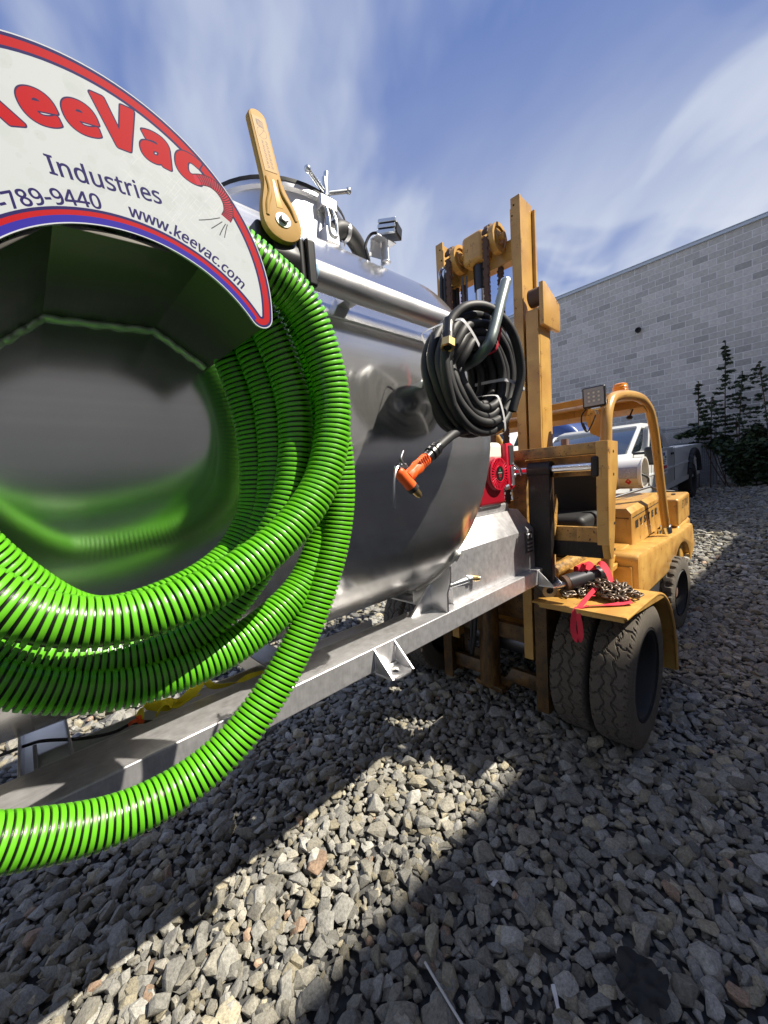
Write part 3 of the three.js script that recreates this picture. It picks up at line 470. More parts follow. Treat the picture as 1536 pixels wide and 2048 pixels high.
// pump deck: folded aluminium box with lid, louvre plate, engine
{
  const box = part('pump_box', ext([[-0.345, 0.114], [0.455, 0.114], [0.455, 0.345], [0.36, 0.462], [-0.25, 0.462], [-0.345, 0.345]], 'z', -2.14, -1.33, 0.004), M.aluMill, skid);
  part('box_lid', [ext([[-0.24, 0.464], [0.345, 0.464], [0.345, 0.50], [0.335, 0.508], [-0.24, 0.508]], 'z', -2.06, -1.33, 0.003)], M.aluMill, box);
  part('lid_seal', bx(-0.23, 0.335, 0.458, 0.466, -2.05, -1.34, 0), M.black, box);
  const lv = part('louvre_plate', bx(0.455, 0.460, 0.215, 0.335, -2.11, -2.02, 0.001), M.steelDark, box);
  for (let i = 0; i < 3; i++) part('louvre', bx(0.458, 0.466, 0.228 + i * 0.022, 0.238 + i * 0.022, -2.105, -2.045, 0.002), M.aluBright, lv);
  part('louvre_ring', tube([[0.463, 0.30, -2.09], [0.463, 0.32, -2.09], [0.463, 0.32, -2.05], [0.463, 0.30, -2.05]], 0.004, 20, 6), M.aluBright, lv);
  part('deck_plate', bx(-0.345, 0.345, 0.104, 0.112, -2.18, -1.25, 0.001), M.alu, skid);
  const en = part('engine', [bx(-0.02, 0.37, 0.51, 0.66, -1.99, -1.72, 0.02), lathe([[0.0, 0], [0.088, 0], [0.098, -0.03], [0.10, -0.09], [0, -0.09]], [0.385, 0.682, -1.885], [1, 0, 0], 36)], M.redDark, skid);
  const fan = part('recoil_cover', lathe([[0.04, 0.012], [0.046, 0.014], [0.048, 0.008], [0.052, 0.006]], [0.388, 0.682, -1.885], [1, 0, 0], 36), M.redPlastic, en);
  const fins = [lathe([[0.084, 0], [0.09, 0.004], [0.089, 0.010], [0.083, 0.011]], [0.388, 0.682, -1.885], [1, 0, 0], 40)]; for (let i = 0; i < 30; i++) { const a = i / 30 * 6.283; fins.push(bx(0.388, 0.399, 0.048, 0.087, -0.0036, 0.0036, 0.001).rotateX(a).translate(0, 0.682, -1.885)); }
  part('cooling_fins', fins, M.redPlastic, en);
  part('fan_screen', lathe([[0, 0], [0.087, 0]], [0.3875, 0.682, -1.885], [1, 0, 0], 30), M.hole, en);
  const gx = canvasTex(128, 128, (g, w, h) => { g.fillStyle = '#15100f'; g.fillRect(0, 0, w, h); g.fillStyle = '#2c6b4c'; g.beginPath(); g.moveTo(64, 14); g.lineTo(46, 40); g.lineTo(82, 40); g.fill(); g.fillStyle = '#9a958f'; g.fillRect(30, 50, 68, 9); g.fillStyle = '#c02a38'; g.font = 'bold 38px sans-serif'; g.textAlign = 'center'; g.fillText('GX', 64, 94); g.fillStyle = '#55504a'; g.fillRect(52, 104, 24, 5); });
  part('engine_badge', new THREE.CircleGeometry(0.041, 30).scale(0.92, 1, 1).rotateY(Math.PI / 2).translate(0.4015, 0.682, -1.885), std({ map: gx, roughness: 0.4 }), en);
  part('fuel_tank', bx(-0.05, 0.36, 0.755, 0.86, -2.0, -1.70, 0.03), M.cream, en);
  part('tank_panel', bx(0.10, 0.355, 0.66, 0.752, -2.0, -1.74, 0.015), M.redDark, en);
  const cb = part('control_box', [ext([[-2.0, 0.62], [-1.99, 0.85], [-2.05, 0.855], [-2.075, 0.845], [-2.075, 0.60], [-2.04, 0.585]], 'x', 0.24, 0.385, 0.008)], M.redPlastic, en);
  part('control_panel', bx(0.385, 0.390, 0.73, 0.84, -2.068, -2.015, 0.002), M.steelDark, cb); part('control_lever', [rod([0.39, 0.735, -2.05], [0.41, 0.70, -2.085], 0.006), rod([0.41, 0.70, -2.085], [0.413, 0.665, -2.10], 0.009)], M.chrome, cb);
  part('choke_knob', [sph(0.397, 0.70, -2.045, 0.012), sph(0.397, 0.665, -2.045, 0.013), rod([0.39, 0.61, -2.04], [0.39, 0.72, -2.04], 0.012)], M.zinc, cb);
  part('engine_foot', [rod([0.33, 0.51, -1.80], [0.33, 0.57, -1.80], 0.02), bx(0.2, 0.36, 0.505, 0.52, -1.95, -1.75, 0.003)], M.zinc, en);
  part('oil_cap', lathe([[0, 0], [0.016, 0], [0.016, 0.02], [0, 0.02]], [0.37, 0.60, -1.99], [0.6, 0.3, -0.8], 10), M.zinc, en);
}
// suction pipe with its valve
{
  const px = 0.762, py = 1.165;
  const pp = part('suction_pipe', [rod([px, py, -1.30], [px, py, -0.47], 0.0305, 0.0305, 40)], M.pipe, skid);
  part('pipe_elbow', tube([[px, py, -1.295], [px - 0.02, py, -1.345], [px - 0.08, py - 0.02, -1.36], [px - 0.2, py - 0.06, -1.32]], 0.0305, 20, 20), M.pipe, pp);
  for (const z of [-1.12, -0.62]) part('pipe_bracket', bx(px - 0.06, px - 0.02, py - 0.02, py + 0.005, z - 0.02, z + 0.02, 0.002), M.alu, pp);
  const v = part('valve_body', [lathe([[0, -0.06], [0.036, -0.06], [0.036, -0.03], [0.046, -0.028], [0.048, 0], [0.046, 0.028], [0.036, 0.03], [0.036, 0.065], [0, 0.065]], [px, py - 0.005, -0.405], [0, 0, 1], 28), bx(px - 0.04, px + 0.045, py - 0.05, py + 0.045, -0.475, -0.452, 0.006), bx(px - 0.04, px + 0.04, py - 0.045, py + 0.045, -0.452, -0.435, 0.01), bx(px - 0.045, px + 0.04, py - 0.05, py + 0.045, -0.375, -0.345, 0.008), rod([px, py, -0.40], [px + 0.035, py + 0.04, -0.39], 0.026)], M.blackPoly, skid);
  part('thread_tape', lathe([[0.0310, -0.006], [0.0325, -0.004], [0.0318, 0.0], [0.0326, 0.004], [0.031, 0.007]], [px, py, -0.482], [0, 0, 1], 30), std({ color: lin(0.25, 0.45, 0.62), roughness: 0.5 }), v);
  // handle: a long paddle with a round boss; stands nearly upright, face towards the yard
  const s = new THREE.Shape(); s.moveTo(-0.0165, 0.075); s.lineTo(-0.0150, 0.178); s.absarc(0, 0.178, 0.0150, Math.PI, 0, true); s.lineTo(0.0165, 0.075); s.bezierCurveTo(0.018, 0.05, 0.034, 0.03, 0.0345, 0.0); s.absarc(0, -0.004, 0.0345, 0, Math.PI, true); s.bezierCurveTo(-0.034, 0.03, -0.018, 0.05, -0.0165, 0.075);
  const hg = new THREE.Group(); hg.name = 'valve_handle'; skid.add(hg); hg.position.set(px + 0.048, 1.212, -0.394); hg.rotation.set(0, Math.PI / 2, 0); hg.rotateX(-0.05); hg.rotateZ(0.16); hg.scale.set(1.22, 1, 1);
  const body = ext(s, 'z', -0.008, 0.008, 0.0035);
  part('handle_paddle', body, M.valveYellow, hg);
  part('handle_groove', ext([[-0.0055, 0.022], [0.0055, 0.022], [0.0015, 0.072], [-0.0015, 0.072]], 'z', 0.0070, 0.0086, 0.0006), std({ color: lin(0.60, 0.36, 0.075), roughness: 0.45 }), hg);
  part('handle_ridge', [tube([[-0.0105, 0.074, 0.006], [-0.0115, 0.048, 0.0075], [-0.021, 0.024, 0.0075], [-0.0255, 0.004, 0.006]], 0.0042, 24, 8), tube([[0.0105, 0.074, 0.006], [0.0115, 0.048, 0.0075], [0.021, 0.024, 0.0075], [0.0255, 0.004, 0.006]], 0.0042, 24, 8)], M.valveYellow, hg);
  const em = canvasTex(256, 1024, (g, w, h) => { // cast marks, worn and hardly legible
    g.fillStyle = '#a27c38'; g.fillRect(0, 0, w, h); g.strokeStyle = '#4c2907'; g.lineWidth = 11; g.fillStyle = '#4c2907';
    for (let i = 0; i < 4; i++) { g.strokeRect(70 + i * 20, 60 + i * 8, 60, 110); } g.fillRect(60, 70, 26, 90);
    g.lineWidth = 8; g.beginPath(); g.ellipse(128, 300, 92, 105, 0, 0, 7); g.stroke(); g.beginPath(); g.moveTo(60, 380); g.bezierCurveTo(120, 300, 130, 330, 190, 210); g.moveTo(128, 240); g.lineTo(200, 262); g.stroke();
    g.lineWidth = 10; const r = rng(3); for (let j = 0; j < 2; j++) for (let i = 0; i < 7; i++) { const x = 70 + j * 78, y = 440 + i * 76; g.beginPath(); g.moveTo(x, y + 60); g.lineTo(x + 52, y + 52); g.moveTo(x + 8, y + (r() * 40)); g.lineTo(x + 46, y + 14 + r() * 30); g.moveTo(x + 4, y + 8); g.quadraticCurveTo(x + 60, y + 20 * r(), x + 12 + 30 * r(), y + 56); g.stroke(); }
  });
  part('handle_marks', new THREE.PlaneGeometry(0.022, 0.094).translate(0, 0.132, 0.0086), std({ map: em, roughness: 0.62 }), hg);
  part('handle_washer', lathe([[0, 0], [0.0135, 0], [0.0135, 0.0016], [0, 0.0018]], [0, 0.0, 0.008], [0, 0, 1], 28), M.white, hg);
  part('handle_bolt', lathe([[0, 0], [0.0075, 0], [0.0075, 0.005], [0.006, 0.0062], [0, 0.0062]], [0, 0, 0.0096], [0, 0, 1], 6), M.steelDark, hg);
}
// hose rack and sign
const RZ = -0.09, RT = -0.075; // rack centre along the tank and its small turn
{
  const rk = [[-0.235, -0.052], [-0.15, -0.052], [-0.072, 0.004], [0.072, 0.004], [0.15, -0.052], [0.235, -0.115]].map(([u, v]) => [u, v]);
  const pr = [[-0.150, -0.062], [-0.072, 0], [0.072, 0], [0.150, -0.0615]];
  const rot = ([u, v]) => [u * Math.cos(RT) + v * Math.sin(RT), -u * Math.sin(RT) + v * Math.cos(RT)];
  const P = pr.map(rot).map(([u, v]) => [RZ - u, 0.978 + v]); // (z, y)
  const T = 0.006, up = P.map(([z, y]) => [z, y + T]);
  part('hose_rack', ext([...P, ...up.reverse()], 'x', 0.67, 1.0, 0.001), M.rack, skid);
  const weld = (off, x0, m) => { const pts = []; for (let i = 0; i + 1 < P.length; i++) for (let k = 0; k < 14; k++) { const t = k / 14, z = mix(P[i][0], P[i + 1][0], t), y = mix(P[i][1], P[i + 1][1], t) + off, dy = y - CY; pts.push([Math.sqrt(Math.max(0, TR * TR - dy * dy)) + x0 + 0.0012 * Math.sin(k * 2.3), y + 0.001 * Math.sin(k * 1.7 + i), z]); } part('weld', tube(pts, 0.0058, 200, 8), M.weld, skid); };
  weld(-0.003, 0.002, 0); weld(T + 0.004, 0.0, 1);
  part('rack_stiffener', [bx(0.80, 0.99, 0.905, 0.972, RZ - 0.003, RZ + 0.003, 0.001)].map((g) => g.translate(0, 0.085, 0)), M.alu, skid);
}
{ // crescent sign: circle of radius Ro about Co less the circle of radius Ri about Ci, tips rounded. Plane coordinates: u away along the tank, v up
  const Co = [0.0585, 0.9515], Ro = 0.1885, Ci = [0.0882, 0.8265], Ri = 0.1600, rho = 0.0165;
  const d = [Ci[0] - Co[0], Ci[1] - Co[1]], D = Math.hypot(...d), A = Ro - rho, B = Ri + rho, a = (A * A - B * B + D * D) / (2 * D), h = Math.sqrt(A * A - a * a), e = [d[0] / D, d[1] / D], f = [-e[1], e[0]];
  const tips = [1, -1].map((s) => [Co[0] + e[0] * a + f[0] * h * s, Co[1] + e[1] * a + f[1] * h * s]);
  const TRt = tips.find((t) => t[0] > Co[0]), TL = tips.find((t) => t[0] <= Co[0]);
  const an = (c, t) => Math.atan2(t[1] - c[1], t[0] - c[0]);
  const s = new THREE.Shape(), pt = [];
  const arc = (c, r, a0, a1, n) => { for (let i = 0; i <= n; i++) { const q = mix(a0, a1, i / n); pt.push([c[0] + Math.cos(q) * r, c[1] + Math.sin(q) * r]); } };
  const oR = an(Co, TRt), oL = an(Co, TL), iR = an(Ci, TRt), iL = an(Ci, TL);
  const oLw = oL < oR ? oL + 2 * Math.PI : oL, iLw = iL < iR ? iL + 2 * Math.PI : iL;
  arc(Co, Ro, oR, oLw, 80); arc(TL, rho, oLw, iLw + Math.PI, 14); arc(Ci, Ri, iLw, iR, 80); arc(TRt, rho, iR + Math.PI, oR + 2 * Math.PI, 14);
  const U0 = -0.17, U1 = 0.27, V0 = 0.88, V1 = 1.15, K = 4400;
  const tex = canvasTex(Math.round((U1 - U0) * K), Math.round((V1 - V0) * K), (g, w, h) => {
    const X = (u) => (u - U0) * K, Y = (v) => (V1 - v) * K, r = rng(77);
    const NAVY = '#2b2467', RED = '#d0121f', BLUE = '#3a2fae';
    g.fillStyle = '#e4e8e6'; g.fillRect(0, 0, w, h);
    for (let i = 0; i < 500; i++) { g.fillStyle = `rgba(120,128,126,${r() * 0.05})`; g.beginPath(); g.arc(r() * w, r() * h, 4 + r() * 40, 0, 7); g.fill(); }
    for (let i = 0; i < 260; i++) { g.fillStyle = `rgba(90,95,90,${0.1 + r() * 0.25})`; g.beginPath(); g.arc(r() * w, r() * h, 0.6 + r() * 1.6, 0, 7); g.fill(); }
    g.lineCap = 'round'; for (let i = 0; i < 230; i++) { const cu = 0.135 + (r() - 0.5) * 0.11, cv = 1.045 + (r() - 0.5) * 0.07, l = 0.004 + r() * 0.014, q = r() < 0.6 ? -0.62 : 0.95; g.strokeStyle = `rgba(255,255,255,${0.25 + r() * 0.5})`; g.lineWidth = 0.8 + r() * 1.6; g.beginPath(); g.moveTo(X(cu), Y(cv)); g.lineTo(X(cu + Math.cos(q) * l), Y(cv + Math.sin(q) * l)); g.stroke(); }
    const outline = () => { g.beginPath(); pt.forEach(([u, v], i) => i ? g.lineTo(X(u), Y(v)) : g.moveTo(X(u), Y(v))); g.closePath(); };
    g.save(); outline(); g.clip();
    const band = (col, from, to) => { outline(); g.strokeStyle = col; g.lineWidth = 2 * to * K; g.stroke(); };
    g.lineJoin = 'round'; band(NAVY, 0, 0.0150); band(RED, 0, 0.0122); band(NAVY, 0, 0.0042); band('#eceeee', 0, 0.0013);
    // the blue is broader along the inner curve
    g.beginPath(); for (let i = 0; i <= 60; i++) { const q = mix(iR, iLw, i / 60); const x = X(Ci[0] + Math.cos(q) * (Ri + 0.0044)), y = Y(Ci[1] + Math.sin(q) * (Ri + 0.0044)); i ? g.lineTo(x, y) : g.moveTo(x, y); } g.strokeStyle = BLUE; g.lineWidth = 0.0064 * K; g.lineCap = 'butt'; g.stroke();
    g.restore();
    const put = (str, font, em, c, ang, skew, sx, sy, paint, align = 'center') => { g.save(); g.translate(X(c[0]), Y(c[1])); g.rotate(-ang); g.transform(1, 0, -skew, 1, 0, 0); g.scale(sx, sy); g.font = `${font} ${em * K}px sans-serif`; g.textAlign = align; g.textBaseline = 'alphabetic'; paint(str); g.restore(); };
    const fat = (t) => { g.lineJoin = 'round'; g.strokeStyle = '#3a2a5e'; g.lineWidth = 0.0058 * K; g.strokeText(t, 0, 0); g.strokeStyle = RED; g.lineWidth = 0.0034 * K; g.strokeText(t, 0, 0); g.fillStyle = RED; g.fillText(t, 0, 0); };
    // KeeVac, every letter turned along the arc
    const KW = [['K', [-0.0110, 1.0470], 0.40, 0.0535, 1.08, 1.08], ['e', [0.0240, 1.0640], 0.30, 0.050, 1.06, 0.98], ['e', [0.0560, 1.0720], 0.20, 0.050, 1.06, 0.98], ['V', [0.0880, 1.0742], 0.08, 0.0535, 1.10, 1.10], ['a', [0.1205, 1.0745], -0.06, 0.051, 1.14, 1.04], ['c', [0.1530, 1.0720], -0.14, 0.050, 1.22, 1.02]];
    for (const [t, c, q, em, sx, sy] of KW) put(t, 'bold', em, c, q, -0.06, sx, sy, fat);
    // the c runs out into a ribbed hose that sprays
    const hp = [[0.1600, 1.0742], [0.1700, 1.0782], [0.1790, 1.0790], [0.1880, 1.0755], [0.1945, 1.0690], [0.1980, 1.0600], [0.1978, 1.0510], [0.1940, 1.0430]];
    const hc = new THREE.CatmullRomCurve3(hp.map(([u, v]) => V(u, v, 0))), n = 60;
    for (const [c, lw] of [['#4a2236', 0.0128], ['#d92f48', 0.0108]]) { g.strokeStyle = c; g.lineWidth = lw * K; g.lineCap = 'butt'; g.beginPath(); hc.getPoints(n).forEach((p, i) => i ? g.lineTo(X(p.x), Y(p.y)) : g.moveTo(X(p.x), Y(p.y))); g.stroke(); }
    for (let i = 2; i < 27; i++) { const p = hc.getPoint(i / 27), t = hc.getTangent(i / 27), q = Math.atan2(t.y, t.x) + Math.PI / 2 + 0.15, L = 0.0058; g.strokeStyle = '#5a1f33'; g.lineWidth = 0.0011 * K; g.beginPath(); g.moveTo(X(p.x - Math.cos(q) * L), Y(p.y - Math.sin(q) * L)); g.quadraticCurveTo(X(p.x + t.x * 0.0018), Y(p.y + t.y * 0.0018), X(p.x + Math.cos(q) * L), Y(p.y + Math.sin(q) * L)); g.stroke(); }
    g.lineCap = 'round'; g.strokeStyle = '#4b4a52'; g.lineWidth = 0.0010 * K; for (const [a1, a2, c] of [[[0.1857, 1.0408], [0.1598, 1.0283], [0.172, 1.033]], [[0.1884, 1.0371], [0.1741, 1.024], [0.182, 1.031]], [[0.1925, 1.0358], [0.1836, 1.0194], [0.1875, 1.028]], [[0.1948, 1.036], [0.1895, 1.0187], [0.1915, 1.027]]]) { g.beginPath(); g.moveTo(X(a1[0]), Y(a1[1])); g.quadraticCurveTo(X(c[0]), Y(c[1]), X(a2[0]), Y(a2[1])); g.stroke(); }
    const navy = (lw) => (t) => { g.fillStyle = NAVY; g.strokeStyle = NAVY; g.lineWidth = lw * K; g.lineJoin = 'round'; g.strokeText(t, 0, 0); g.fillText(t, 0, 0); };
    { const em = 0.0232; g.font = `${em * K}px sans-serif`; const wd = g.measureText('Industries').width / K; put('Industries', '', em, [0.0205, 1.0180], Math.atan2(0.0121, 0.1007), -0.08, 0.1014 / wd, 1, navy(0.0007), 'left'); }
    // lettering along the lower curve, every character on the arc
    const along = (str, q0, q1, rr, em) => { g.font = `${em * K}px sans-serif`; const ws = [...str].map((c) => g.measureText(c).width), tot = ws.reduce((s2, x) => s2 + x, 0), sx = Math.abs(q0 - q1) * (rr + em * 0.25) * K / tot; let acc = 0; [...str].forEach((c, i) => { const q = mix(q0, q1, (acc + ws[i] / 2) / tot); acc += ws[i]; put(c, '', em, [Ci[0] + Math.cos(q) * rr, Ci[1] + Math.sin(q) * rr], q - Math.PI / 2, 0, sx, 1, navy(0.0007)); }); };
    along('www.keevac.com', R(91), R(48.5), 0.1775, 0.0172);
    along('-789-9440', R(126.2), R(98.6), 0.1765, 0.0190);
  });
  tex.wrapS = tex.wrapT = THREE.ClampToEdgeWrapping;
  const sh = new THREE.Shape(pt.map(([u, v]) => new THREE.Vector2(u, v))), g = new THREE.ExtrudeGeometry(sh, { depth: 0.003, bevelEnabled: false });
  const uv = g.attributes.uv, po = g.attributes.position; for (let i = 0; i < uv.count; i++) uv.setXY(i, (po.getX(i) - U0) / (U1 - U0), (po.getY(i) - V0) / (V1 - V0));
  g.rotateY(Math.PI / 2).translate(1.0005, 0, 0);
  const m = new THREE.Mesh(g, [phy({ map: tex, color: lin(0.55, 0.57, 0.60), roughness: 0.6, specularIntensity: 0.2 }), M.aluBright]); m.name = 'sign_plate'; m.castShadow = m.receiveShadow = true; skid.add(m);
  m.userData.label = 'white crescent company sign with red and blue border';
}
// bent tube that the water hose hangs on
{
  part('hose_hook', tube([[0.70, 0.985, -0.915], [0.90, 0.985, -0.865], [0.955, 0.990, -0.845], [0.985, 1.012, -0.842], [0.990, 1.05, -0.86], [0.988, 1.12, -0.90], [0.985, 1.182, -0.938]], 0.0138, 60, 20), M.galvTube, skid);
  part('hook_end', lathe([[0.0095, 0], [0.0138, 0.001], [0.0141, 0.006], [0.0105, 0.007]], [0.985, 1.181, -0.9375], [-0.04, 0.85, -0.5], 20), M.zinc, skid);
}
// manway on top with clamp, dark hose, work light
{
  const cz = -0.86;
  const mw = part('manway_ring', [lathe([[0.275, 0], [0.275, 0.155], [0.29, 0.16], [0.29, 0.175], [0.262, 0.175], [0.262, 0]], [0.02, CY + 0.70, cz], [0, 1, 0], 48)], M.alu, skid);
  part('manway_lid', lathe([[0.0, 0.085], [0.12, 0.078], [0.22, 0.05], [0.28, 0.012], [0.285, 0.0], [0.28, -0.012], [0, -0.012]], [0.02, CY + 0.885, cz], [0, 1, 0], 48), M.alu, mw);
  part('manway_gasket', lathe([[0.262, 0], [0.292, 0], [0.292, 0.012], [0.262, 0.012]], [0.02, CY + 0.8755, cz], [0, 1, 0], 48), M.black, mw);
  const cl = part('lid_clamp', [bx(0.27, 0.335, 1.575, 1.63, cz - 0.075, cz - 0.015, 0.004), bx(0.275, 0.325, 1.70, 1.745, cz - 0.085, cz - 0.01, 0.006), bx(0.255, 0.30, 1.71, 1.755, cz - 0.075, cz - 0.02, 0.004)], M.aluBright, skid);
  part('clamp_bolt', [rod([0.305, 1.62, cz - 0.047], [0.305, 1.82, cz - 0.047], 0.0085), rod([0.305, 1.755, cz - 0.047], [0.305, 1.785, cz - 0.047], 0.017, 0.017, 6)], M.zinc, cl);
  part('clamp_handle', [rod([0.305, 1.765, cz - 0.047], [0.335, 1.79, cz + 0.045], 0.0082), rod([0.305, 1.765, cz - 0.047], [0.335, 1.795, cz - 0.135], 0.0082), sph(0.335, 1.79, cz + 0.045, 0.012), sph(0.335, 1.795, cz - 0.135, 0.012), rod([0.305, 1.765, cz - 0.047], [0.302, 1.845, cz - 0.062], 0.0095)], M.zinc, cl);
  part('clamp_link', [tube([[0.322, 1.70, cz - 0.062], [0.335, 1.66, cz - 0.064], [0.335, 1.605, cz - 0.06], [0.335, 1.605, cz - 0.035], [0.335, 1.66, cz - 0.032], [0.322, 1.70, cz - 0.034]], 0.006, 40, 8)], M.zinc, cl);
  part('vent_hose', tube([[0.30, 1.615, -0.905], [0.31, 1.655, -0.955], [0.30, 1.66, -1.02], [0.28, 1.625, -1.085], [0.25, 1.54, -1.13], [0.24, 1.46, -1.15]], 0.032, 44, 20), M.rubber, skid);
  part('hose_clamp', lathe([[0.0335, -0.009], [0.0345, -0.009], [0.0345, 0.009], [0.0335, 0.009]], [0.3055, 1.658, -0.985], [-0.05, 0.1, -1], 24), M.aluBright, skid);
  const lb = part('light_bracket', [ext([[0.43, -1.095], [0.47, -1.095], [0.47, -1.0], [0.43, -1.0]], 'y', 1.575, 1.579, 0.001), ext([[0.425, 1.495], [0.47, 1.50], [0.47, 1.579], [0.44, 1.579]], 'z', -1.052, -1.048, 0.001), ext([[-1.05, 1.52], [-0.985, 1.512], [-1.0, 1.579], [-1.05, 1.579]], 'x', 0.432, 0.436, 0.001)], M.aluBright, skid);
  part('weld', [sph(0.455, 1.502, -1.05, 0.017, 1, 0.4, 1)], M.aluBright, lb);
  const wl = new THREE.Group(); wl.name = 'work_light'; lb.add(wl); wl.position.set(0.462, 1.615, -1.075); wl.lookAt(wl.position.clone().add(V(-0.1, 0.75, -0.75))); wl.scale.setScalar(0.74);
  part('housing', [bx(-0.045, 0.045, -0.028, 0.028, -0.05, 0.05, 0.01), bx(-0.05, -0.02, -0.03, 0.03, -0.04, 0.04, 0.006)], M.blackPoly, wl);
  for (const y of [-0.024, 0.0, 0.024]) part('cooling_fin', bx(-0.062, -0.045, y - 0.008, y + 0.008, -0.045, 0.045, 0.002), M.zinc, wl);
  part('lens', bx(0.045, 0.049, -0.024, 0.024, -0.046, 0.046, 0.001), M.glassDark, wl);
  part('light_cable', tube([[0.46, 1.60, -1.06], [0.43, 1.60, -1.01], [0.415, 1.55, -0.985], [0.42, 1.50, -0.99]], 0.005, 24, 8), M.black, lb);
}

// ---------------------------------------------------------------- green ribbed suction hose hung over the rack
function frames(curve, N) { // parallel transport
  const P = [], T = [], Nn = [], B = []; let prev = null;
  for (let i = 0; i <= N; i++) { const u = i / N; P.push(curve.getPointAt(u)); T.push(curve.getTangentAt(u)); }
  let n = V(1, 0, 0).sub(T[0].clone().multiplyScalar(T[0].x)).normalize();
  for (let i = 0; i <= N; i++) { n = n.clone().sub(T[i].clone().multiplyScalar(n.dot(T[i]))).normalize(); Nn.push(n); B.push(T[i].clone().cross(n)); }
  return { P, T, Nn, B };
}
{
  const hose = onSkid(thing('suction_hose', 'long bright green ribbed suction hose coiled over the tank rack', 'suction hose'));
  // every turn goes over the rack, down the far side, round the bottom and up the near side; [x out of the tank, y, z along]
  const T1 = [[0.8, 1.035, -0.07], [0.8, 1.03, -0.16], [0.8, 1.0, -0.225], [0.8, 0.984, -0.2527], [0.8, 0.9348, -0.2696], [0.8, 0.8741, -0.2853], [0.8, 0.8009, -0.2958], [0.8, 0.7256, -0.2946], [0.8, 0.6507, -0.2795], [0.8, 0.575, -0.22], [0.805, 0.535, -0.12], [0.81, 0.535, -0.02], [0.82, 0.61, 0.055], [0.83, 0.72, 0.11], [0.845, 0.86, 0.125], [0.865, 0.99, 0.075]];
  const T1b = [[0.86, 1.045, -0.02], [0.856, 1.05, -0.12], [0.856, 1.03, -0.2], [0.856, 0.9737, -0.2712], [0.856, 0.9246, -0.2909], [0.856, 0.8644, -0.306], [0.856, 0.7938, -0.3101], [0.856, 0.7218, -0.3043], [0.856, 0.6552, -0.2874], [0.845, 0.575, -0.24], [0.838, 0.52, -0.16], [0.836, 0.5, -0.08], [0.836, 0.52, 0.01], [0.84, 0.62, 0.09], [0.85, 0.75, 0.145], [0.87, 0.9, 0.145], [0.89, 1.0, 0.09]];
  const T2 = [[0.905, 1.055, -0.01], [0.91, 1.075, -0.11], [0.912, 1.045, -0.2], [0.912, 0.9658, -0.2837], [0.912, 0.9143, -0.3067], [0.912, 0.8542, -0.321], [0.912, 0.7865, -0.3215], [0.912, 0.7224, -0.3108], [0.912, 0.6682, -0.2915], [0.9, 0.575, -0.235], [0.88, 0.505, -0.165], [0.868, 0.483, -0.08], [0.865, 0.505, 0.02], [0.875, 0.6, 0.12], [0.9, 0.76, 0.175], [0.93, 0.93, 0.14]];
  const T3 = [[0.950, 1.06, 0.055], [0.962, 1.105, -0.04], [0.960, 1.082, -0.13], [0.962, 1.048, -0.205], [0.968, 1.018, -0.262], [0.970, 0.985, -0.314], [0.970, 0.924, -0.346], [0.970, 0.854, -0.361], [0.970, 0.788, -0.357], [0.970, 0.698, -0.322], [0.968, 0.632, -0.26], [0.966, 0.592, -0.192], [0.966, 0.567, -0.121], [0.964, 0.558, -0.037], [0.962, 0.579, 0.030], [0.955, 0.640, 0.095], [0.935, 0.75, 0.17], [0.91, 0.90, 0.19]];
  const T4 = [[0.89, 1.04, 0.12], [0.868, 1.105, 0.0], [0.866, 1.115, -0.12], [0.868, 1.07, -0.23], [0.872, 0.98, -0.312], [0.876, 0.87, -0.366], [0.880, 0.76, -0.398], [0.880, 0.647, -0.398], [0.880, 0.56, -0.358], [0.880, 0.508, -0.315], [0.880, 0.457, -0.218], [0.880, 0.441, -0.136], [0.880, 0.447, -0.04], [0.880, 0.480, 0.040], [0.884, 0.58, 0.15], [0.90, 0.75, 0.225], [0.915, 0.94, 0.20]];
  const T5 = [[0.918, 1.08, 0.10], [0.914, 1.125, -0.03], [0.908, 1.095, -0.16], [0.905, 1.025, -0.272], [0.905, 0.95, -0.358], [0.906, 0.83, -0.402], [0.906, 0.72, -0.412], [0.903, 0.61, -0.395], [0.902, 0.504, -0.349], [0.900, 0.425, -0.298], [0.900, 0.359, -0.238], [0.900, 0.307, -0.168], [0.900, 0.283, -0.098], [0.900, 0.284, -0.018], [0.900, 0.312, 0.060], [0.902, 0.38, 0.16], [0.905, 0.52, 0.25], [0.912, 0.72, 0.29], [0.92, 0.92, 0.24], [0.93, 1.06, 0.16]];
  const curve = new THREE.CatmullRomCurve3([...T1, ...T1b, ...T2, ...T3, ...T4, ...T5].map((p) => V(...p)), false, 'centripetal', 0.5);
  curve.arcLengthDivisions = 3000;
  const L = curve.getLength(), pitch = 0.0086, turns = Math.floor(L / pitch), per = 28, N = 2100, F = frames(curve, N);
  const at = (s) => { const f = Math.min(N - 0.001, s / L * N), i = Math.floor(f), t = f - i; return [F.P[i].clone().lerp(F.P[i + 1], t), F.T[i].clone().lerp(F.T[i + 1], t).normalize(), F.Nn[i].clone().lerp(F.Nn[i + 1], t), F.B[i].clone().lerp(F.B[i + 1], t)]; };
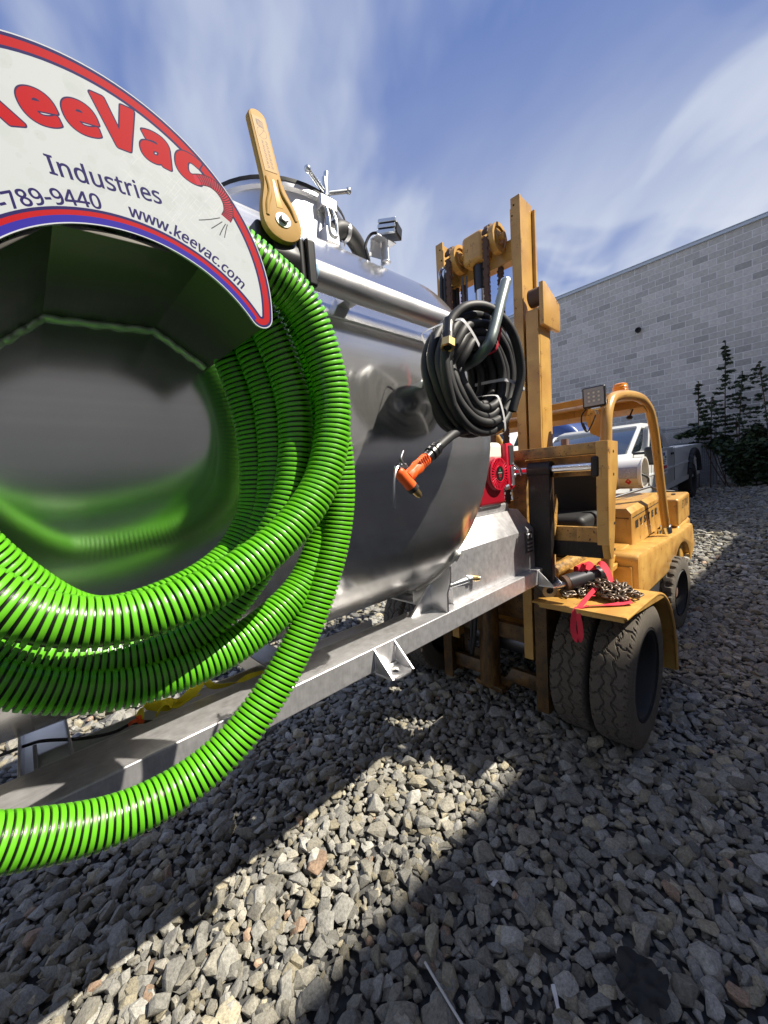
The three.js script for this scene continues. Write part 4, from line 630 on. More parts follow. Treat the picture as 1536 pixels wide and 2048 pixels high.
  { // black inner wall
    const p = [], ix = [], RS = 20, M1 = 1050; for (let i = 0; i <= M1; i++) { const [c, , n, b] = at(i / M1 * L); for (let k = 0; k < RS; k++) { const a = k / RS * 6.2832; p.push(...c.clone().addScaledVector(n, Math.cos(a) * 0.0268).addScaledVector(b, Math.sin(a) * 0.0268).toArray()); } }
    for (let i = 0; i < M1; i++) for (let k = 0; k < RS; k++) { const a = i * RS + k, b = i * RS + (k + 1) % RS; ix.push(a, b, a + RS, b, b + RS, a + RS); }
    const g = new THREE.BufferGeometry(); g.setAttribute('position', new THREE.Float32BufferAttribute(p, 3)); g.setIndex(ix); g.computeVertexNormals(); g.setAttribute('uv', new THREE.Float32BufferAttribute(new Float32Array(p.length / 3 * 2), 2));
    part('hose_wall', g, M.hoseWall, hose);
  }
  { // green helix
    const w = 0.0056, prof = [[-w / 2, 0.0262], [-w / 2, 0.0288], [-w * 0.40, 0.0301], [w * 0.40, 0.0301], [w / 2, 0.0288], [w / 2, 0.0262]], nP = prof.length, tot = turns * per, p = [], ix = [];
    for (let i = 0; i <= tot; i++) { const s = i / per * pitch, [c, t, n, b] = at(s), a = i / per * 6.28319, d = n.clone().multiplyScalar(Math.cos(a)).addScaledVector(b, Math.sin(a)); for (const [dx, r] of prof) p.push(c.x + t.x * dx + d.x * r, c.y + t.y * dx + d.y * r, c.z + t.z * dx + d.z * r); }
    for (let i = 0; i < tot; i++) for (let k = 0; k + 1 < nP; k++) { const a = i * nP + k, b = a + nP; ix.push(a, a + 1, b, a + 1, b + 1, b); }
    const g = new THREE.BufferGeometry(); g.setAttribute('position', new THREE.Float32BufferAttribute(p, 3)); g.setIndex(ix); g.computeVertexNormals(); g.setAttribute('uv', new THREE.Float32BufferAttribute(new Float32Array(p.length / 3 * 2), 2));
    part('hose_rib', g, M.hoseGreen, hose);
  }
  const e0 = V(...T1[0]), e1 = curve.getPointAt(1), t1 = curve.getTangentAt(1);
  part('hose_cuff', [lathe([[0.031, 0], [0.034, 0.002], [0.034, 0.05], [0.026, 0.055], [0.026, 0.0]], e1.toArray(), t1.toArray(), 24)], M.black, hose);
}

function ribbon(pts, w, mat, across, th = 0.0016) { // webbing: across(i) gives the width direction
  const c = new THREE.CatmullRomCurve3(pts.map((p) => V(...p))), n = pts.length * 12, P = [], ix = [];
  for (let i = 0; i <= n; i++) { const u = i / n, p = c.getPoint(u), t = c.getTangent(u), a = across(u).clone(); a.addScaledVector(t, -a.dot(t)).normalize(); const m = t.clone().cross(a).multiplyScalar(th / 2); for (const [s, d] of [[-1, 1], [1, 1], [1, -1], [-1, -1]]) P.push(...p.clone().addScaledVector(a, s * w / 2).addScaledVector(m, d).toArray()); }
  for (let i = 0; i < n; i++) for (let k = 0; k < 4; k++) { const a = i * 4 + k, b = i * 4 + (k + 1) % 4; ix.push(a, b, a + 4, b, b + 4, a + 4); }
  const g = new THREE.BufferGeometry(); g.setAttribute('position', new THREE.Float32BufferAttribute(P, 3)); g.setIndex(ix); const q = g.toNonIndexed(); q.computeVertexNormals(); q.setAttribute('uv', new THREE.Float32BufferAttribute(new Float32Array(q.attributes.position.count * 2), 2)); return q;
}

// ---------------------------------------------------------------- black water hose on the hook, with its spray gun
{
  const wh = onSkid(thing('water_hose', 'coil of black rubber water hose tied up and hung on the bent tube', 'hose'));
  const C = [0.895, 0.957, -0.893], r = rng(17), pts = [], ax = V(1, -0.05, 0.02).normalize(), e1 = V(0, 1, 0).sub(ax.clone().multiplyScalar(ax.y)).normalize(), e2 = ax.clone().cross(e1).normalize();
  const slots = []; for (let i = 0; i < 5; i++) for (let j = 0; j < 4; j++) if (!(i === 0 && j > 1)) slots.push([0.062 + i * 0.0222 + (j % 2) * 0.008, (j - 1.5) * 0.0245 + (i % 2) * 0.006]);
  slots.forEach(([rr, xx], k) => { for (let i = 0; i < 16; i++) { const a = (i / 16) * 6.2832, nx = slots[Math.min(slots.length - 1, k + 1)], t = sstep(0.72, 1, i / 16); const q = mix(rr, nx[0], t) + (r() - 0.5) * 0.005, x = mix(xx, nx[1], t) + (r() - 0.5) * 0.005; pts.push(V(...C).addScaledVector(ax, x).addScaledVector(e1, Math.cos(a + 2.6) * q * 0.93).addScaledVector(e2, Math.sin(a + 2.6) * q)); } });
  const onR = (a, q, x) => V(...C).addScaledVector(ax, x).addScaledVector(e1, Math.cos(a) * q * 0.93).addScaledVector(e2, Math.sin(a) * q);
  const curve = new THREE.CatmullRomCurve3(pts, false, 'centripetal');
  const g = new THREE.TubeGeometry(curve, 1100, 0.0122, 14, false); const uv = g.attributes.uv; for (let i = 0; i < uv.count; i++) uv.setXY(i, uv.getX(i) * 30, uv.getY(i));
  part('hose_coil', g, M.rubber, wh);
  // the end with its brass swivel at the front upper left
  part('hose_end', tube([[0.965, 0.86, -0.98], [0.985, 0.96, -1.0], [0.99, 1.06, -0.95], [0.975, 1.105, -0.87], [0.955, 1.10, -0.80], [0.94, 1.075, -0.765], [0.935, 1.052, -0.748]], 0.0118, 50, 14), M.rubber, wh);
  part('ferrule', [rod([0.932, 1.066, -0.756], [0.940, 1.022, -0.737], 0.0140, 0.0140, 18), rod([0.940, 1.026, -0.738], [0.943, 1.010, -0.732], 0.0160, 0.0150, 18)], M.blackPoly, wh);
  const sw = part('brass_swivel', lathe([[0.0175, 0], [0.0175, 0.020], [0.0135, 0.022], [0.0105, 0.020], [0.0105, 0.004], [0.0175, 0]], [0.9425, 1.011, -0.7325], [0.16, -0.92, 0.36], 6), M.brass, wh);
  part('hole', lathe([[0, 0], [0.0115, 0]], [0.9457, 0.993, -0.7255], [0.16, -0.92, 0.36], 12), M.hole, sw);
  const tie = (a, q0, q1, x0, x1, mat) => { const c = [[q0, x0], [q1, x0], [q1, x1], [q0, x1]].map(([q, x]) => onR(a, q, x)); const crv = new THREE.CatmullRomCurve3(c, true, 'catmullrom', 0.25); const t = e1.clone().multiplyScalar(-Math.sin(a)).addScaledVector(e2, Math.cos(a)); const P = [], ix = [], n = 48; for (let i = 0; i <= n; i++) { const p = crv.getPoint(i / n); for (const s of [-1, 1]) P.push(...p.clone().addScaledVector(t, s * 0.0042).toArray()); } for (let i = 0; i < n; i++) ix.push(i * 2, i * 2 + 1, i * 2 + 2, i * 2 + 1, i * 2 + 3, i * 2 + 2); const gg = new THREE.BufferGeometry(); gg.setAttribute('position', new THREE.Float32BufferAttribute(P, 3)); gg.setIndex(ix); gg.computeVertexNormals(); gg.setAttribute('uv', new THREE.Float32BufferAttribute(new Float32Array(P.length / 3 * 2), 2)); return gg; };
  const ang = (v) => v;
  for (const [a, m] of [[4.55, M.tie], [3.5, M.tie], [6.05, M.redWeb], [0.85, M.tie]]) part('cable_tie', tie(a, 0.064, 0.172, -0.060, 0.066, m), m, wh);
  // tail with spray gun; D runs down the grip
  part('hose_tail', tube([[0.90, 0.83, -0.95], [0.905, 0.815, -0.86], [0.908, 0.802, -0.785], [0.91, 0.785, -0.745], [0.91, 0.768, -0.712]], 0.0122, 30, 14), M.rubber, wh);
  const D = V(0.0, -0.041, 0.070).normalize(), at = (p, q) => V(...p).addScaledVector(D, q).toArray(), G0 = [0.91, 0.742, -0.668];
  const gun = part('spray_gun', [lathe([[0.0, 0], [0.0115, 0], [0.0150, 0.006], [0.0146, 0.031], [0.0168, 0.041], [0.0137, 0.058], [0.0152, 0.070], [0.0128, 0.082], [0, 0.082]], G0, D.toArray(), 20), rod([0.908, 0.711, -0.574], [0.914, 0.679, -0.603], 0.0130, 0.0136, 20), sph(0.908, 0.711, -0.574, 0.0131)], M.orange, wh);
  part('gun_swivel', [rod(at(G0, -0.052), at(G0, 0.003), 0.0135, 0.0145, 16), lathe([[0.012, 0], [0.0175, 0.003], [0.0175, 0.014], [0.012, 0.018]], at(G0, -0.03), D.toArray(), 16), lathe([[0.012, 0], [0.0165, 0.003], [0.0165, 0.014], [0.012, 0.018]], at(G0, -0.046), D.toArray(), 16)], M.blackPoly, gun);
  const up = V(1, 0, 0).cross(D).normalize(); for (let i = 0; i < 5; i++) part('grip_rib', bx(-0.011, 0.011, -0.0015, 0.0015, -0.0022, 0.0022, 0.001).applyMatrix4(new THREE.Matrix4().compose(V(...at(G0, 0.010 + i * 0.0075)).addScaledVector(up, -0.005).add(V(0.0142, 0, 0)), new THREE.Quaternion().setFromRotationMatrix(new THREE.Matrix4().makeBasis(up, V(1, 0, 0), D)), V(1, 1, 1))), std({ color: lin(0.45, 0.06, 0.01), roughness: 0.5 }), gun);
  part('nozzle_collar', rod([0.914, 0.679, -0.603], [0.9155, 0.671, -0.610], 0.0142, 0.0138, 18), M.rubber, gun);
  part('brass_tip', [rod([0.9155, 0.671, -0.610], [0.918, 0.658, -0.622], 0.0098, 0.0082, 14), rod([0.9175, 0.661, -0.619], [0.919, 0.654, -0.626], 0.0072, 0.005, 12)], M.brass, gun);
  part('trigger_lever', ribbon([[0.910, 0.722, -0.570], [0.915, 0.722, -0.560], [0.920, 0.700, -0.545], [0.920, 0.670, -0.541], [0.914, 0.637, -0.545]], 0.014, M.aluMill, () => V(0.8, 0, 0.6), 0.0028), M.zinc, gun);
  part('gun_hook', [tube([[0.912, 0.722, -0.596], [0.914, 0.730, -0.580], [0.913, 0.740, -0.576], [0.908, 0.758, -0.590]], 0.0038, 24, 8), bx(0.904, 0.917, 0.716, 0.732, -0.594, -0.571, 0.005)], M.steelDark, gun);
}

// ---------------------------------------------------------------- straps and cable lying on the skid
{
  const ys = onSkid(thing('yellow_strap', 'crumpled yellow webbing strap lying inside the skid rail', 'strap'));
  part('webbing', ribbon([[0.27, 0.095, -0.135], [0.265, 0.118, -0.15], [0.27, 0.105, -0.19], [0.285, 0.102, -0.24], [0.29, 0.122, -0.275], [0.285, 0.142, -0.30], [0.292, 0.112, -0.325], [0.28, 0.09, -0.37], [0.27, 0.075, -0.44], [0.26, 0.06, -0.52]], 0.034, M.yellowWeb, (u) => V(Math.cos(u * 9) * 0.6 + 0.4, Math.sin(u * 11) * 0.8, -0.4)), M.yellowWeb, ys);
  part('webbing_fold', ribbon([[0.30, 0.10, -0.17], [0.285, 0.112, -0.20], [0.275, 0.095, -0.23], [0.29, 0.10, -0.29]], 0.03, M.yellowWeb, (u) => V(0.7, 0.5 * Math.cos(u * 6), 0.3)), M.yellowWeb, ys);
  part('strap_hook', [ribbon([[0.262, 0.085, -0.118], [0.28, 0.098, -0.125], [0.275, 0.090, -0.142]], 0.02, M.orange, () => V(0.5, 0.2, 0.8), 0.008)], M.orange, ys);
  const cb = onSkid(thing('black_cable', 'thin black cable running along the inside of the skid rail', 'cable'));
  part('cable_run', tube([[0.06, 0.045, 0.16], [0.15, 0.085, 0.09], [0.21, 0.107, 0.06], [0.24, 0.085, -0.02], [0.25, 0.075, -0.08], [0.265, 0.085, -0.12], [0.30, 0.065, -0.2]], 0.0042, 60, 8), M.black, cb);
}

// ---------------------------------------------------------------- forklift
const fk = thing('forklift', 'worn yellow forklift with dual front tyres carrying the tank skid', 'forklift', [-1.5, 0, -3.4]);
const fp = (name, geo, mat, label) => { const m = part(name, geo, mat, fk, label); m.position.z = 3.4; return m; };
const group = (name, parent, p, rx = 0) => { const g = new THREE.Group(); g.name = name; g.position.set(...p); g.rotation.x = rx; parent.add(g); return g; };
const MT = 0.077, MZ = -2.255;
{
  const mast = group('mast', fk, [0, 0, MZ + 3.4], -MT), Y = M.yellow; mast.scale.y = 0.981;
  for (const s of [-1, 1]) {
    const m = (a, b, ...q) => bx(Math.min(s * a, s * b), Math.max(s * a, s * b), ...q);
    part('inner_rail', [m(0.268, 0.330, 0.42, 3.44, -0.018, 0.0, 0.003), m(0.300, 0.318, 0.42, 3.45, -0.182, -0.016, 0.002), m(0.268, 0.338, 0.42, 3.42, -0.202, -0.182, 0.003), m(0.262, 0.272, 3.08, 3.38, -0.12, -0.002, 0.002)], Y, mast);
    part('outer_rail', [m(0.345, 0.425, 1.06, 2.70, -0.018, 0.0, 0.003), m(0.400, 0.4275, 1.06, 2.70, -0.150, -0.0165, 0.003), m(0.345, 0.425, 1.06, 2.70, -0.168, -0.148, 0.003)], Y, mast);
    part('rail_foot', [m(0.345, 0.425, 0.075, 1.058, -0.018, 0.001, 0.003), m(0.400, 0.4275, 0.075, 1.059, -0.150, -0.0165, 0.003), m(0.345, 0.425, 0.075, 1.059, -0.168, -0.148, 0.003)], M.grimyShaded, mast, 'dirty worn lower length of the mast rail with shade in its colour');
    part('roller_bracket', [ext([[0.004, 2.60], [0.004, 2.855], [-0.03, 2.86], [-0.225, 2.78], [-0.24, 2.76], [-0.24, 2.615], [-0.225, 2.60]], 'x', s * 0.45 - 0.015, s * 0.45 + 0.012, 0.004), m(0.345, 0.44, 2.60, 2.72, -0.16, -0.02, 0.004)], Y, mast);
    part('mast_roller', rod([s * 0.355, 2.80, -0.06], [s * 0.437, 2.80, -0.06], 0.055, 0.055, 24), M.rust, mast);
  }
  for (const [x, y] of [[0.290, 3.39], [0.277, 3.33], [-0.29, 3.39], [-0.28, 3.31]]) part('bolt_hole', rod([x, y, -0.001], [x, y, 0.0015], 0.006, 0.006, 10), M.hole, mast);
  part('cross_bar', bx(-0.30, 0.30, 3.10, 3.235, -0.132, -0.06, 0.004), Y, mast);
  part('cross_bar', bx(-0.41, 0.41, 2.50, 2.63, -0.20, -0.155, 0.004), Y, mast);
  part('cross_bar', bx(-0.41, 0.41, 1.38, 1.50, -0.20, -0.155, 0.004), Y, mast);
  part('cross_bar', bx(-0.35, 0.35, 0.50, 0.615, -0.10, -0.05, 0.004), M.grimyShaded, mast);
  part('cross_bar', [ext([[-0.35, 0.165], [-0.09, 0.165], [-0.04, 0.115], [0.10, 0.115], [0.15, 0.18], [0.35, 0.18], [0.35, 0.285], [0.14, 0.285], [0.09, 0.20], [-0.05, 0.20], [-0.10, 0.27], [-0.35, 0.27]], 'z', -0.09, -0.05, 0.003)], M.grimyShaded, mast);
  part('back_plate', [bx(-0.30, -0.10, 0.26, 0.33, -0.14, -0.11, 0.003), bx(-0.30, -0.25, 0.26, 0.6, -0.14, -0.11, 0.003), bx(-0.30, -0.08, 0.52, 0.62, -0.142, -0.112, 0.003), bx(-0.12, 0.28, 0.62, 1.0, -0.2, -0.17, 0.003)], M.grimyShaded, mast);
  part('lift_cylinder', [rod([-0.02, 0.14, -0.03], [-0.02, 1.95, -0.03], 0.072, 0.072, 32), rod([-0.02, 1.93, -0.03], [-0.02, 1.99, -0.03], 0.080, 0.080, 32)], M.grimyShaded, mast);
  part('cylinder_foot', [ext([[-0.13, 0.0], [0.10, 0.02], [0.10, -0.12], [-0.13, -0.12]], 'y', 0.105, 0.14, 0.004)], M.grimyShaded, mast);
  part('cylinder_rod', rod([0.022, 1.9, -0.03], [0.022, 3.10, -0.03], 0.041, 0.041, 32), M.chrome, mast);
  part('rod_seal', [rod([0.022, 2.98, -0.03], [0.022, 3.14, -0.03], 0.046, 0.05, 28)], M.blackPoly, mast);
  part('head_block', [new RoundedBoxGeometry(0.17, 0.20, 0.15, 4, 0.035).translate(0.01, 3.245, -0.02)].map((g) => uvm(g)), Y, mast);
  part('sheave_axle', rod([-0.27, 3.235, 0.01], [0.23, 3.235, 0.01], 0.02, 0.02, 14), Y, mast);
  for (const x of [0.155, -0.14]) {
    part('chain_sheave', lathe([[0.012, -0.021], [0.05, -0.021], [0.052, -0.013], [0.066, -0.013], [0.07, -0.021], [0.092, -0.021], [0.092, 0.021], [0.07, 0.021], [0.066, 0.012], [0.042, 0.012], [0.038, 0.020], [0.012, 0.021], [0.0, 0.021]], [x + 0.022, 3.235, 0.01], [1, 0, 0], 40), Y, mast);
    // leaf chain over the sheave and down both sides
    const lk = [], pl = (y, z, a, w) => { const g = bx(-w, w, -0.0185, 0.0185, -0.0085, 0.0085, 0.006).rotateX(a).translate(x - 0.012, y, z); return g; }, pin = (y, z) => rod([x - 0.036, y, z], [x + 0.012, y, z], 0.0055, 0.0055, 8);
    let i = 0; for (let y = 1.5; y < 3.235; y += 0.0285) { for (const z of [0.098, -0.078]) { lk.push(pl(y, z, 0, i % 2 ? 0.0215 : 0.016), pin(y + 0.014, z)); } i++; }
    for (let k = 1; k < 10; k++) { const a = k / 10 * Math.PI; lk.push(pl(3.235 + Math.sin(a) * 0.092, 0.01 + Math.cos(a) * 0.092, Math.PI - a + 0, k % 2 ? 0.0215 : 0.016)); }
    part('lift_chain', lk, M.rust, mast);
    const hi = []; for (let y = 1.6; y < 3.2; y += 0.0285) for (const z of [0.098, -0.078]) hi.push(bx(x + 0.0085, x + 0.0105, y - 0.012, y + 0.012, z - 0.0065, z + 0.0065, 0.004)); part('chain_plate', hi, M.rustLight, mast).userData.kind = 'stuff';
  }
  part('hydraulic_hose', [tube([[-0.235, 1.4, 0.05], [-0.235, 2.6, 0.06], [-0.235, 3.10, 0.07], [-0.235, 3.20, 0.045], [-0.235, 3.23, -0.01], [-0.235, 3.18, -0.06], [-0.235, 2.9, -0.08], [-0.235, 1.8, -0.09]], 0.015, 80, 10), tube([[-0.2, 1.4, 0.05], [-0.203, 2.6, 0.06], [-0.203, 3.10, 0.07], [-0.203, 3.20, 0.045], [-0.203, 3.23, -0.01], [-0.203, 3.18, -0.06], [-0.203, 2.9, -0.08]], 0.013, 80, 10)], M.rubber, mast);
  part('hose_pulley', lathe([[0.01, -0.035], [0.075, -0.035], [0.075, -0.028], [0.062, -0.022], [0.062, 0.022], [0.075, 0.028], [0.075, 0.035], [0.01, 0.035]], [-0.215, 3.16, 0.01], [1, 0, 0], 32), M.zinc, mast);
  part('guide_rod', [rod([-0.085, 1.4, 0.03], [-0.085, 3.1, 0.03], 0.006, 0.006, 8), rod([-0.06, 1.4, 0.02], [-0.06, 3.1, 0.02], 0.006, 0.006, 8)], M.steelDark, mast);
  part('lower_hose', [tube([[-0.12, 1.0, 0.0], [-0.11, 0.7, 0.03], [-0.13, 0.5, 0.03], [-0.16, 0.36, 0.0], [-0.18, 0.42, -0.03]], 0.014, 40, 10), tube([[-0.08, 1.0, 0.05], [-0.06, 0.75, 0.07], [-0.085, 0.5, 0.06], [-0.14, 0.34, 0.02]], 0.014, 40, 10), rod([-0.19, 0.34, -0.02], [-0.19, 0.42, -0.02], 0.012, 0.012, 6)], M.rubber, mast);
}
{ // carriage with two hung forks
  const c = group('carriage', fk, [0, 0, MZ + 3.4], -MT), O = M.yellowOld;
  part('top_beam', [ext([[-0.87, 1.735], [0.80, 1.735], [0.80, 1.795], [-0.87, 1.795]], 'z', 0.10, 0.175, 0.004), bx(-0.80, 0.80, 1.62, 1.735, 0.06, 0.085, 0.003)], O, c);
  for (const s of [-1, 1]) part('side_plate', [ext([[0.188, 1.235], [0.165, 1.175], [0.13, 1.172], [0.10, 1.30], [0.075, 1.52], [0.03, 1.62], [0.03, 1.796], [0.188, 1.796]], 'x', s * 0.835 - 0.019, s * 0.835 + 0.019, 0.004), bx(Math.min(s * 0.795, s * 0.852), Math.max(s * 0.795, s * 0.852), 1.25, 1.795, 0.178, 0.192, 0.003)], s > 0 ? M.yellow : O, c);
  for (const y of [1.74, 1.62, 1.36, 1.22]) part('bolt_hole', rod([0.853, y, 0.11], [0.8555, y, 0.11], 0.008, 0.008, 10), M.hole, c);
  part('fork_shaft', rod([-0.80, 1.668, 0.165], [0.80, 1.668, 0.165], 0.024, 0.024, 24), M.chrome, c);
  for (const s of [-1, 1]) part('shaft_boss', bx(s * 0.79 - 0.02, s * 0.79 + 0.02, 1.61, 1.72, 0.12, 0.20, 0.012), M.fork, c);
  part('lower_beam', bx(-0.80, 0.80, 1.25, 1.335, 0.085, 0.12, 0.004), O, c); part('lower_beam', bx(-0.80, 0.80, 1.165, 1.2505, 0.085, 0.122, 0.004), M.fork, c, 'blackened lower carriage bar');
  for (const s of [-1, 1]) part('carriage_upright', bx(s * 0.315 - 0.045, s * 0.315 + 0.045, 1.2, 1.74, -0.02, 0.09, 0.003), O, c);
  part('lug', rod([0.62, 1.79, 0.14], [0.62, 1.83, 0.14], 0.02, 0.02, 14), M.rustLight, c);
  for (const s of [-1, 1]) {
    const x0 = s > 0 ? 0.425 : -0.555, x1 = x0 + 0.13;
    part('fork', [bx(x0, x1, 0.995, 1.66, 0.155, 0.20, 0.008), rod([x0, 1.668, 0.168], [x1, 1.668, 0.168], 0.046, 0.046, 24), ext([[0.155, 1.0], [0.155, 1.05], [0.75, 1.055], [0.75, 1.035]], 'x', s > 0 ? x0 + 0.008 : x1 - 0.068, s > 0 ? x0 + 0.068 : x1 - 0.008, 0.004)], M.fork, c);
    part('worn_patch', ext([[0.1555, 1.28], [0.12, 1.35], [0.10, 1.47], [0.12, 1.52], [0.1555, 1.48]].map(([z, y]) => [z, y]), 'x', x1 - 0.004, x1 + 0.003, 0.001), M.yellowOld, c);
  }
}
// body
{
  const Y = M.yellow;
  const cowl = (s) => { // side tank with an arch cut over the rear wheel
    const p = new THREE.Shape(); p.moveTo(-3.12, 0.62); p.lineTo(-3.12, 0.91); p.quadraticCurveTo(-3.12, 0.965, -3.18, 0.965); p.lineTo(-4.60, 0.835); p.lineTo(-5.30, 0.80); p.lineTo(-5.42, 0.52); p.lineTo(-5.08, 0.50); for (let i = 0; i <= 12; i++) { const a = i / 12 * Math.PI * 0.86; p.lineTo(-4.70 - Math.cos(a) * 0.42, 0.46 + Math.sin(a) * 0.24); } p.lineTo(-4.25, 0.56); p.lineTo(-3.12, 0.62);
    return ext(p, 'x', Math.min(s * 0.50, s * 0.752), Math.max(s * 0.50, s * 0.752), 0.028);
  };
  for (const s of [1, -1]) fp('side_body', cowl(s), Y);
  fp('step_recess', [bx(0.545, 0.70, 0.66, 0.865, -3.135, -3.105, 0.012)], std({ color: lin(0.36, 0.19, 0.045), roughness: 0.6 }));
  fp('recess_frame', [ext([[0.535, 0.65], [0.71, 0.65], [0.71, 0.875], [0.535, 0.875]], 'z', -3.12, -3.096, 0.004, [[[0.555, 0.64], [0.555, 0.845], [0.57, 0.858], [0.678, 0.858], [0.692, 0.845], [0.692, 0.64]]])], Y);
  fp('recess_bolt', rod([0.58, 0.84, -3.10], [0.58, 0.84, -3.09], 0.009, 0.009, 8), M.zinc);
  const hood = ext([[-0.60, 0.90], [0.60, 0.90], [0.60, 1.19], [0.565, 1.235], [-0.565, 1.235], [-0.60, 1.19]], 'z', -4.62, -3.58, 0.02);
  const h = fp('hood', hood, Y);
  part('hood_seam', [bx(0.5985, 0.6025, 1.148, 1.154, -4.6, -3.60, 0), bx(-0.58, 0.58, 1.148, 1.154, -3.582, -3.5785, 0)], M.hole, h);
  const txt = (str, w, hh, em, col) => canvasTex(w, hh, (g) => { g.clearRect(0, 0, w, hh); g.fillStyle = col; g.font = `bold ${em}px sans-serif`; g.textBaseline = 'middle'; g.textAlign = 'center'; g.fillText(str, w / 2, hh / 2); });
  const sp = canvasTex(1024, 160, (g) => { g.fillStyle = '#000'; g.fillRect(0, 0, 1024, 160); g.fillStyle = '#fff'; g.font = 'bold 150px sans-serif'; g.textBaseline = 'middle'; g.textAlign = 'center'; g.strokeStyle = '#fff'; g.lineWidth = 14; [...'HYSTER'].forEach((c, i) => { g.strokeText(c, 100 + i * 165, 86); g.fillText(c, 100 + i * 165, 86); }); }, false);
  part('hood_lettering', new THREE.PlaneGeometry(0.82, 0.088).rotateY(Math.PI / 2).translate(0.6035, 1.085, -4.05), std({ color: lin(0.02, 0.018, 0.015), alphaMap: sp, transparent: true, roughness: 0.6 }), h);
  const e1 = canvasTex(512, 160, (g) => { g.fillStyle = '#000'; g.fillRect(0, 0, 512, 160); g.fillStyle = '#fff'; g.font = '150px sans-serif'; g.textBaseline = 'middle'; g.textAlign = 'center'; g.fillText('E1704', 256, 86); }, false);
  const cw = fp('counterweight', [new RoundedBoxGeometry(1.40, 0.29, 0.62, 4, 0.03).translate(0, 0.985, -5.17), bx(-0.70, 0.70, 0.45, 0.835, -5.50, -4.9, 0.03)].map((g) => uvm(g)), Y);
  part('fleet_number', new THREE.PlaneGeometry(0.40, 0.125).rotateY(Math.PI / 2).translate(0.702, 1.05, -5.20), std({ color: lin(0.06, 0.045, 0.02), alphaMap: e1, transparent: true, roughness: 0.6 }), cw);
  part('hood_latch', [bx(0.25, 0.36, 1.236, 1.252, -3.93, -3.85, 0.004), rod([0.30, 1.255, -3.88], [0.52, 1.30, -4.55], 0.012, 0.012, 10)], M.steelDark, h);
  part('filler_cap', [rod([0.45, 1.13, -5.0], [0.45, 1.145, -5.0], 0.03), rod([0.6, 1.13, -5.2], [0.6, 1.145, -5.2], 0.02)], M.steelDark, cw);
  fp('floor_plate', [bx(-0.50, 0.62, 0.86, 0.90, -3.58, -2.62, 0.006), bx(0.30, 0.60, 0.90, 0.955, -3.5, -2.66, 0.01)], Y);
  fp('cowl_panel', [ext([[-2.60, 0.35], [-2.60, 0.95], [-2.72, 1.28], [-2.80, 1.28], [-2.74, 0.9], [-2.7, 0.35]], 'x', -0.5, 0.12, 0.01)], Y);
  fp('dash', bx(-0.40, 0.10, 1.20, 1.42, -2.86, -2.74, 0.02), M.black);
  fp('chassis', [bx(-0.48, 0.48, 0.24, 0.86, -5.2, -2.62, 0.01), bx(0.46, 0.70, 0.30, 0.62, -4.2, -3.14, 0.01), bx(-0.70, -0.46, 0.30, 0.62, -4.2, -3.14, 0.01), rod([-0.75, 0.41, -2.5], [0.75, 0.41, -2.5], 0.09, 0.09, 16), rod([-0.6, 0.335, -4.27], [0.6, 0.335, -4.27], 0.06, 0.06, 12)], M.steelDark);
  for (const s of [1, -1]) { // front mudguards
    const pr = [[-2.06, 0.925], [-2.30, 0.90], [-2.60, 0.868], [-2.76, 0.838], [-2.90, 0.775], [-3.03, 0.67], [-3.13, 0.53], [-3.20, 0.36], [-3.225, 0.20], [-3.23, 0.10]], cu = new THREE.CatmullRomCurve3(pr.map(([z, y]) => V(0, y, z))), P = cu.getPoints(40), o = []; P.forEach((p) => o.push([p.z, p.y])); [...P].reverse().forEach((p, i) => { const t = cu.getTangent(Math.min(1, Math.max(0, 1 - i / 40))); o.push([p.z + t.y * 0.012, p.y - t.z * -0.0 - Math.abs(t.z) * 0.012]); });
    fp('mudguard', [ext(o, 'x', Math.min(s * 0.46, s * 0.945), Math.max(s * 0.46, s * 0.945), 0.003), bx(Math.min(s * 0.50, s * 0.935), Math.max(s * 0.50, s * 0.935), 0.892, 0.918, -2.078, -2.062, 0.004), tube(P.filter((_, i) => i % 3 === 0).map((p) => [s * 0.940, p.y - 0.010, p.z]), 0.010, 60, 8)], M.yellow);
    fp('mudguard_bracket', [ext([[-2.10, 0.92], [-2.75, 0.83], [-2.75, 0.70], [-2.3, 0.80], [-2.12, 0.88]], 'x', s * 0.475 - 0.01, s * 0.475 + 0.01, 0.003)], M.yellow);
  }
  // overhead guard
  const gd = group('overhead_guard', fk, [0, 0, 3.4]);
  for (const s of [1, -1]) part('guard_hoop', tube([[s * 0.70, 0.82, -2.585], [s * 0.70, 1.30, -2.635], [s * 0.70, 1.82, -2.690], [s * 0.70, 1.96, -2.72], [s * 0.70, 2.05, -2.80], [s * 0.70, 2.085, -2.95], [s * 0.70, 2.10, -3.35], [s * 0.70, 2.075, -3.60], [s * 0.70, 1.99, -3.80], [s * 0.70, 1.82, -3.93], [s * 0.70, 1.40, -4.09], [s * 0.70, 0.955, -4.265]], 0.034, 120, 18), M.yellow, gd);
  for (const s of [1, -1]) part('hoop_foot', [rod([s * 0.70, 0.90, -4.285], [s * 0.70, 0.965, -4.262], 0.045, 0.042, 14), rod([s * 0.66, 0.90, -4.20], [s * 0.66, 0.93, -4.20], 0.016, 0.016, 6)], M.zinc, gd);
  part('roof_plate', [bx(-0.70, 0.70, 2.085, 2.10, -3.62, -3.18, 0.003), bx(-0.70, 0.70, 2.055, 2.098, -2.86, -2.82, 0.004), bx(-0.74, -0.66, 2.03, 2.09, -3.60, -2.80, 0.02), ext([[-3.60, 2.095], [-3.60, 2.03], [-3.74, 1.99], [-3.76, 2.01], [-3.66, 2.085]], 'x', -0.70, 0.70, 0.004)], M.yellow, gd);
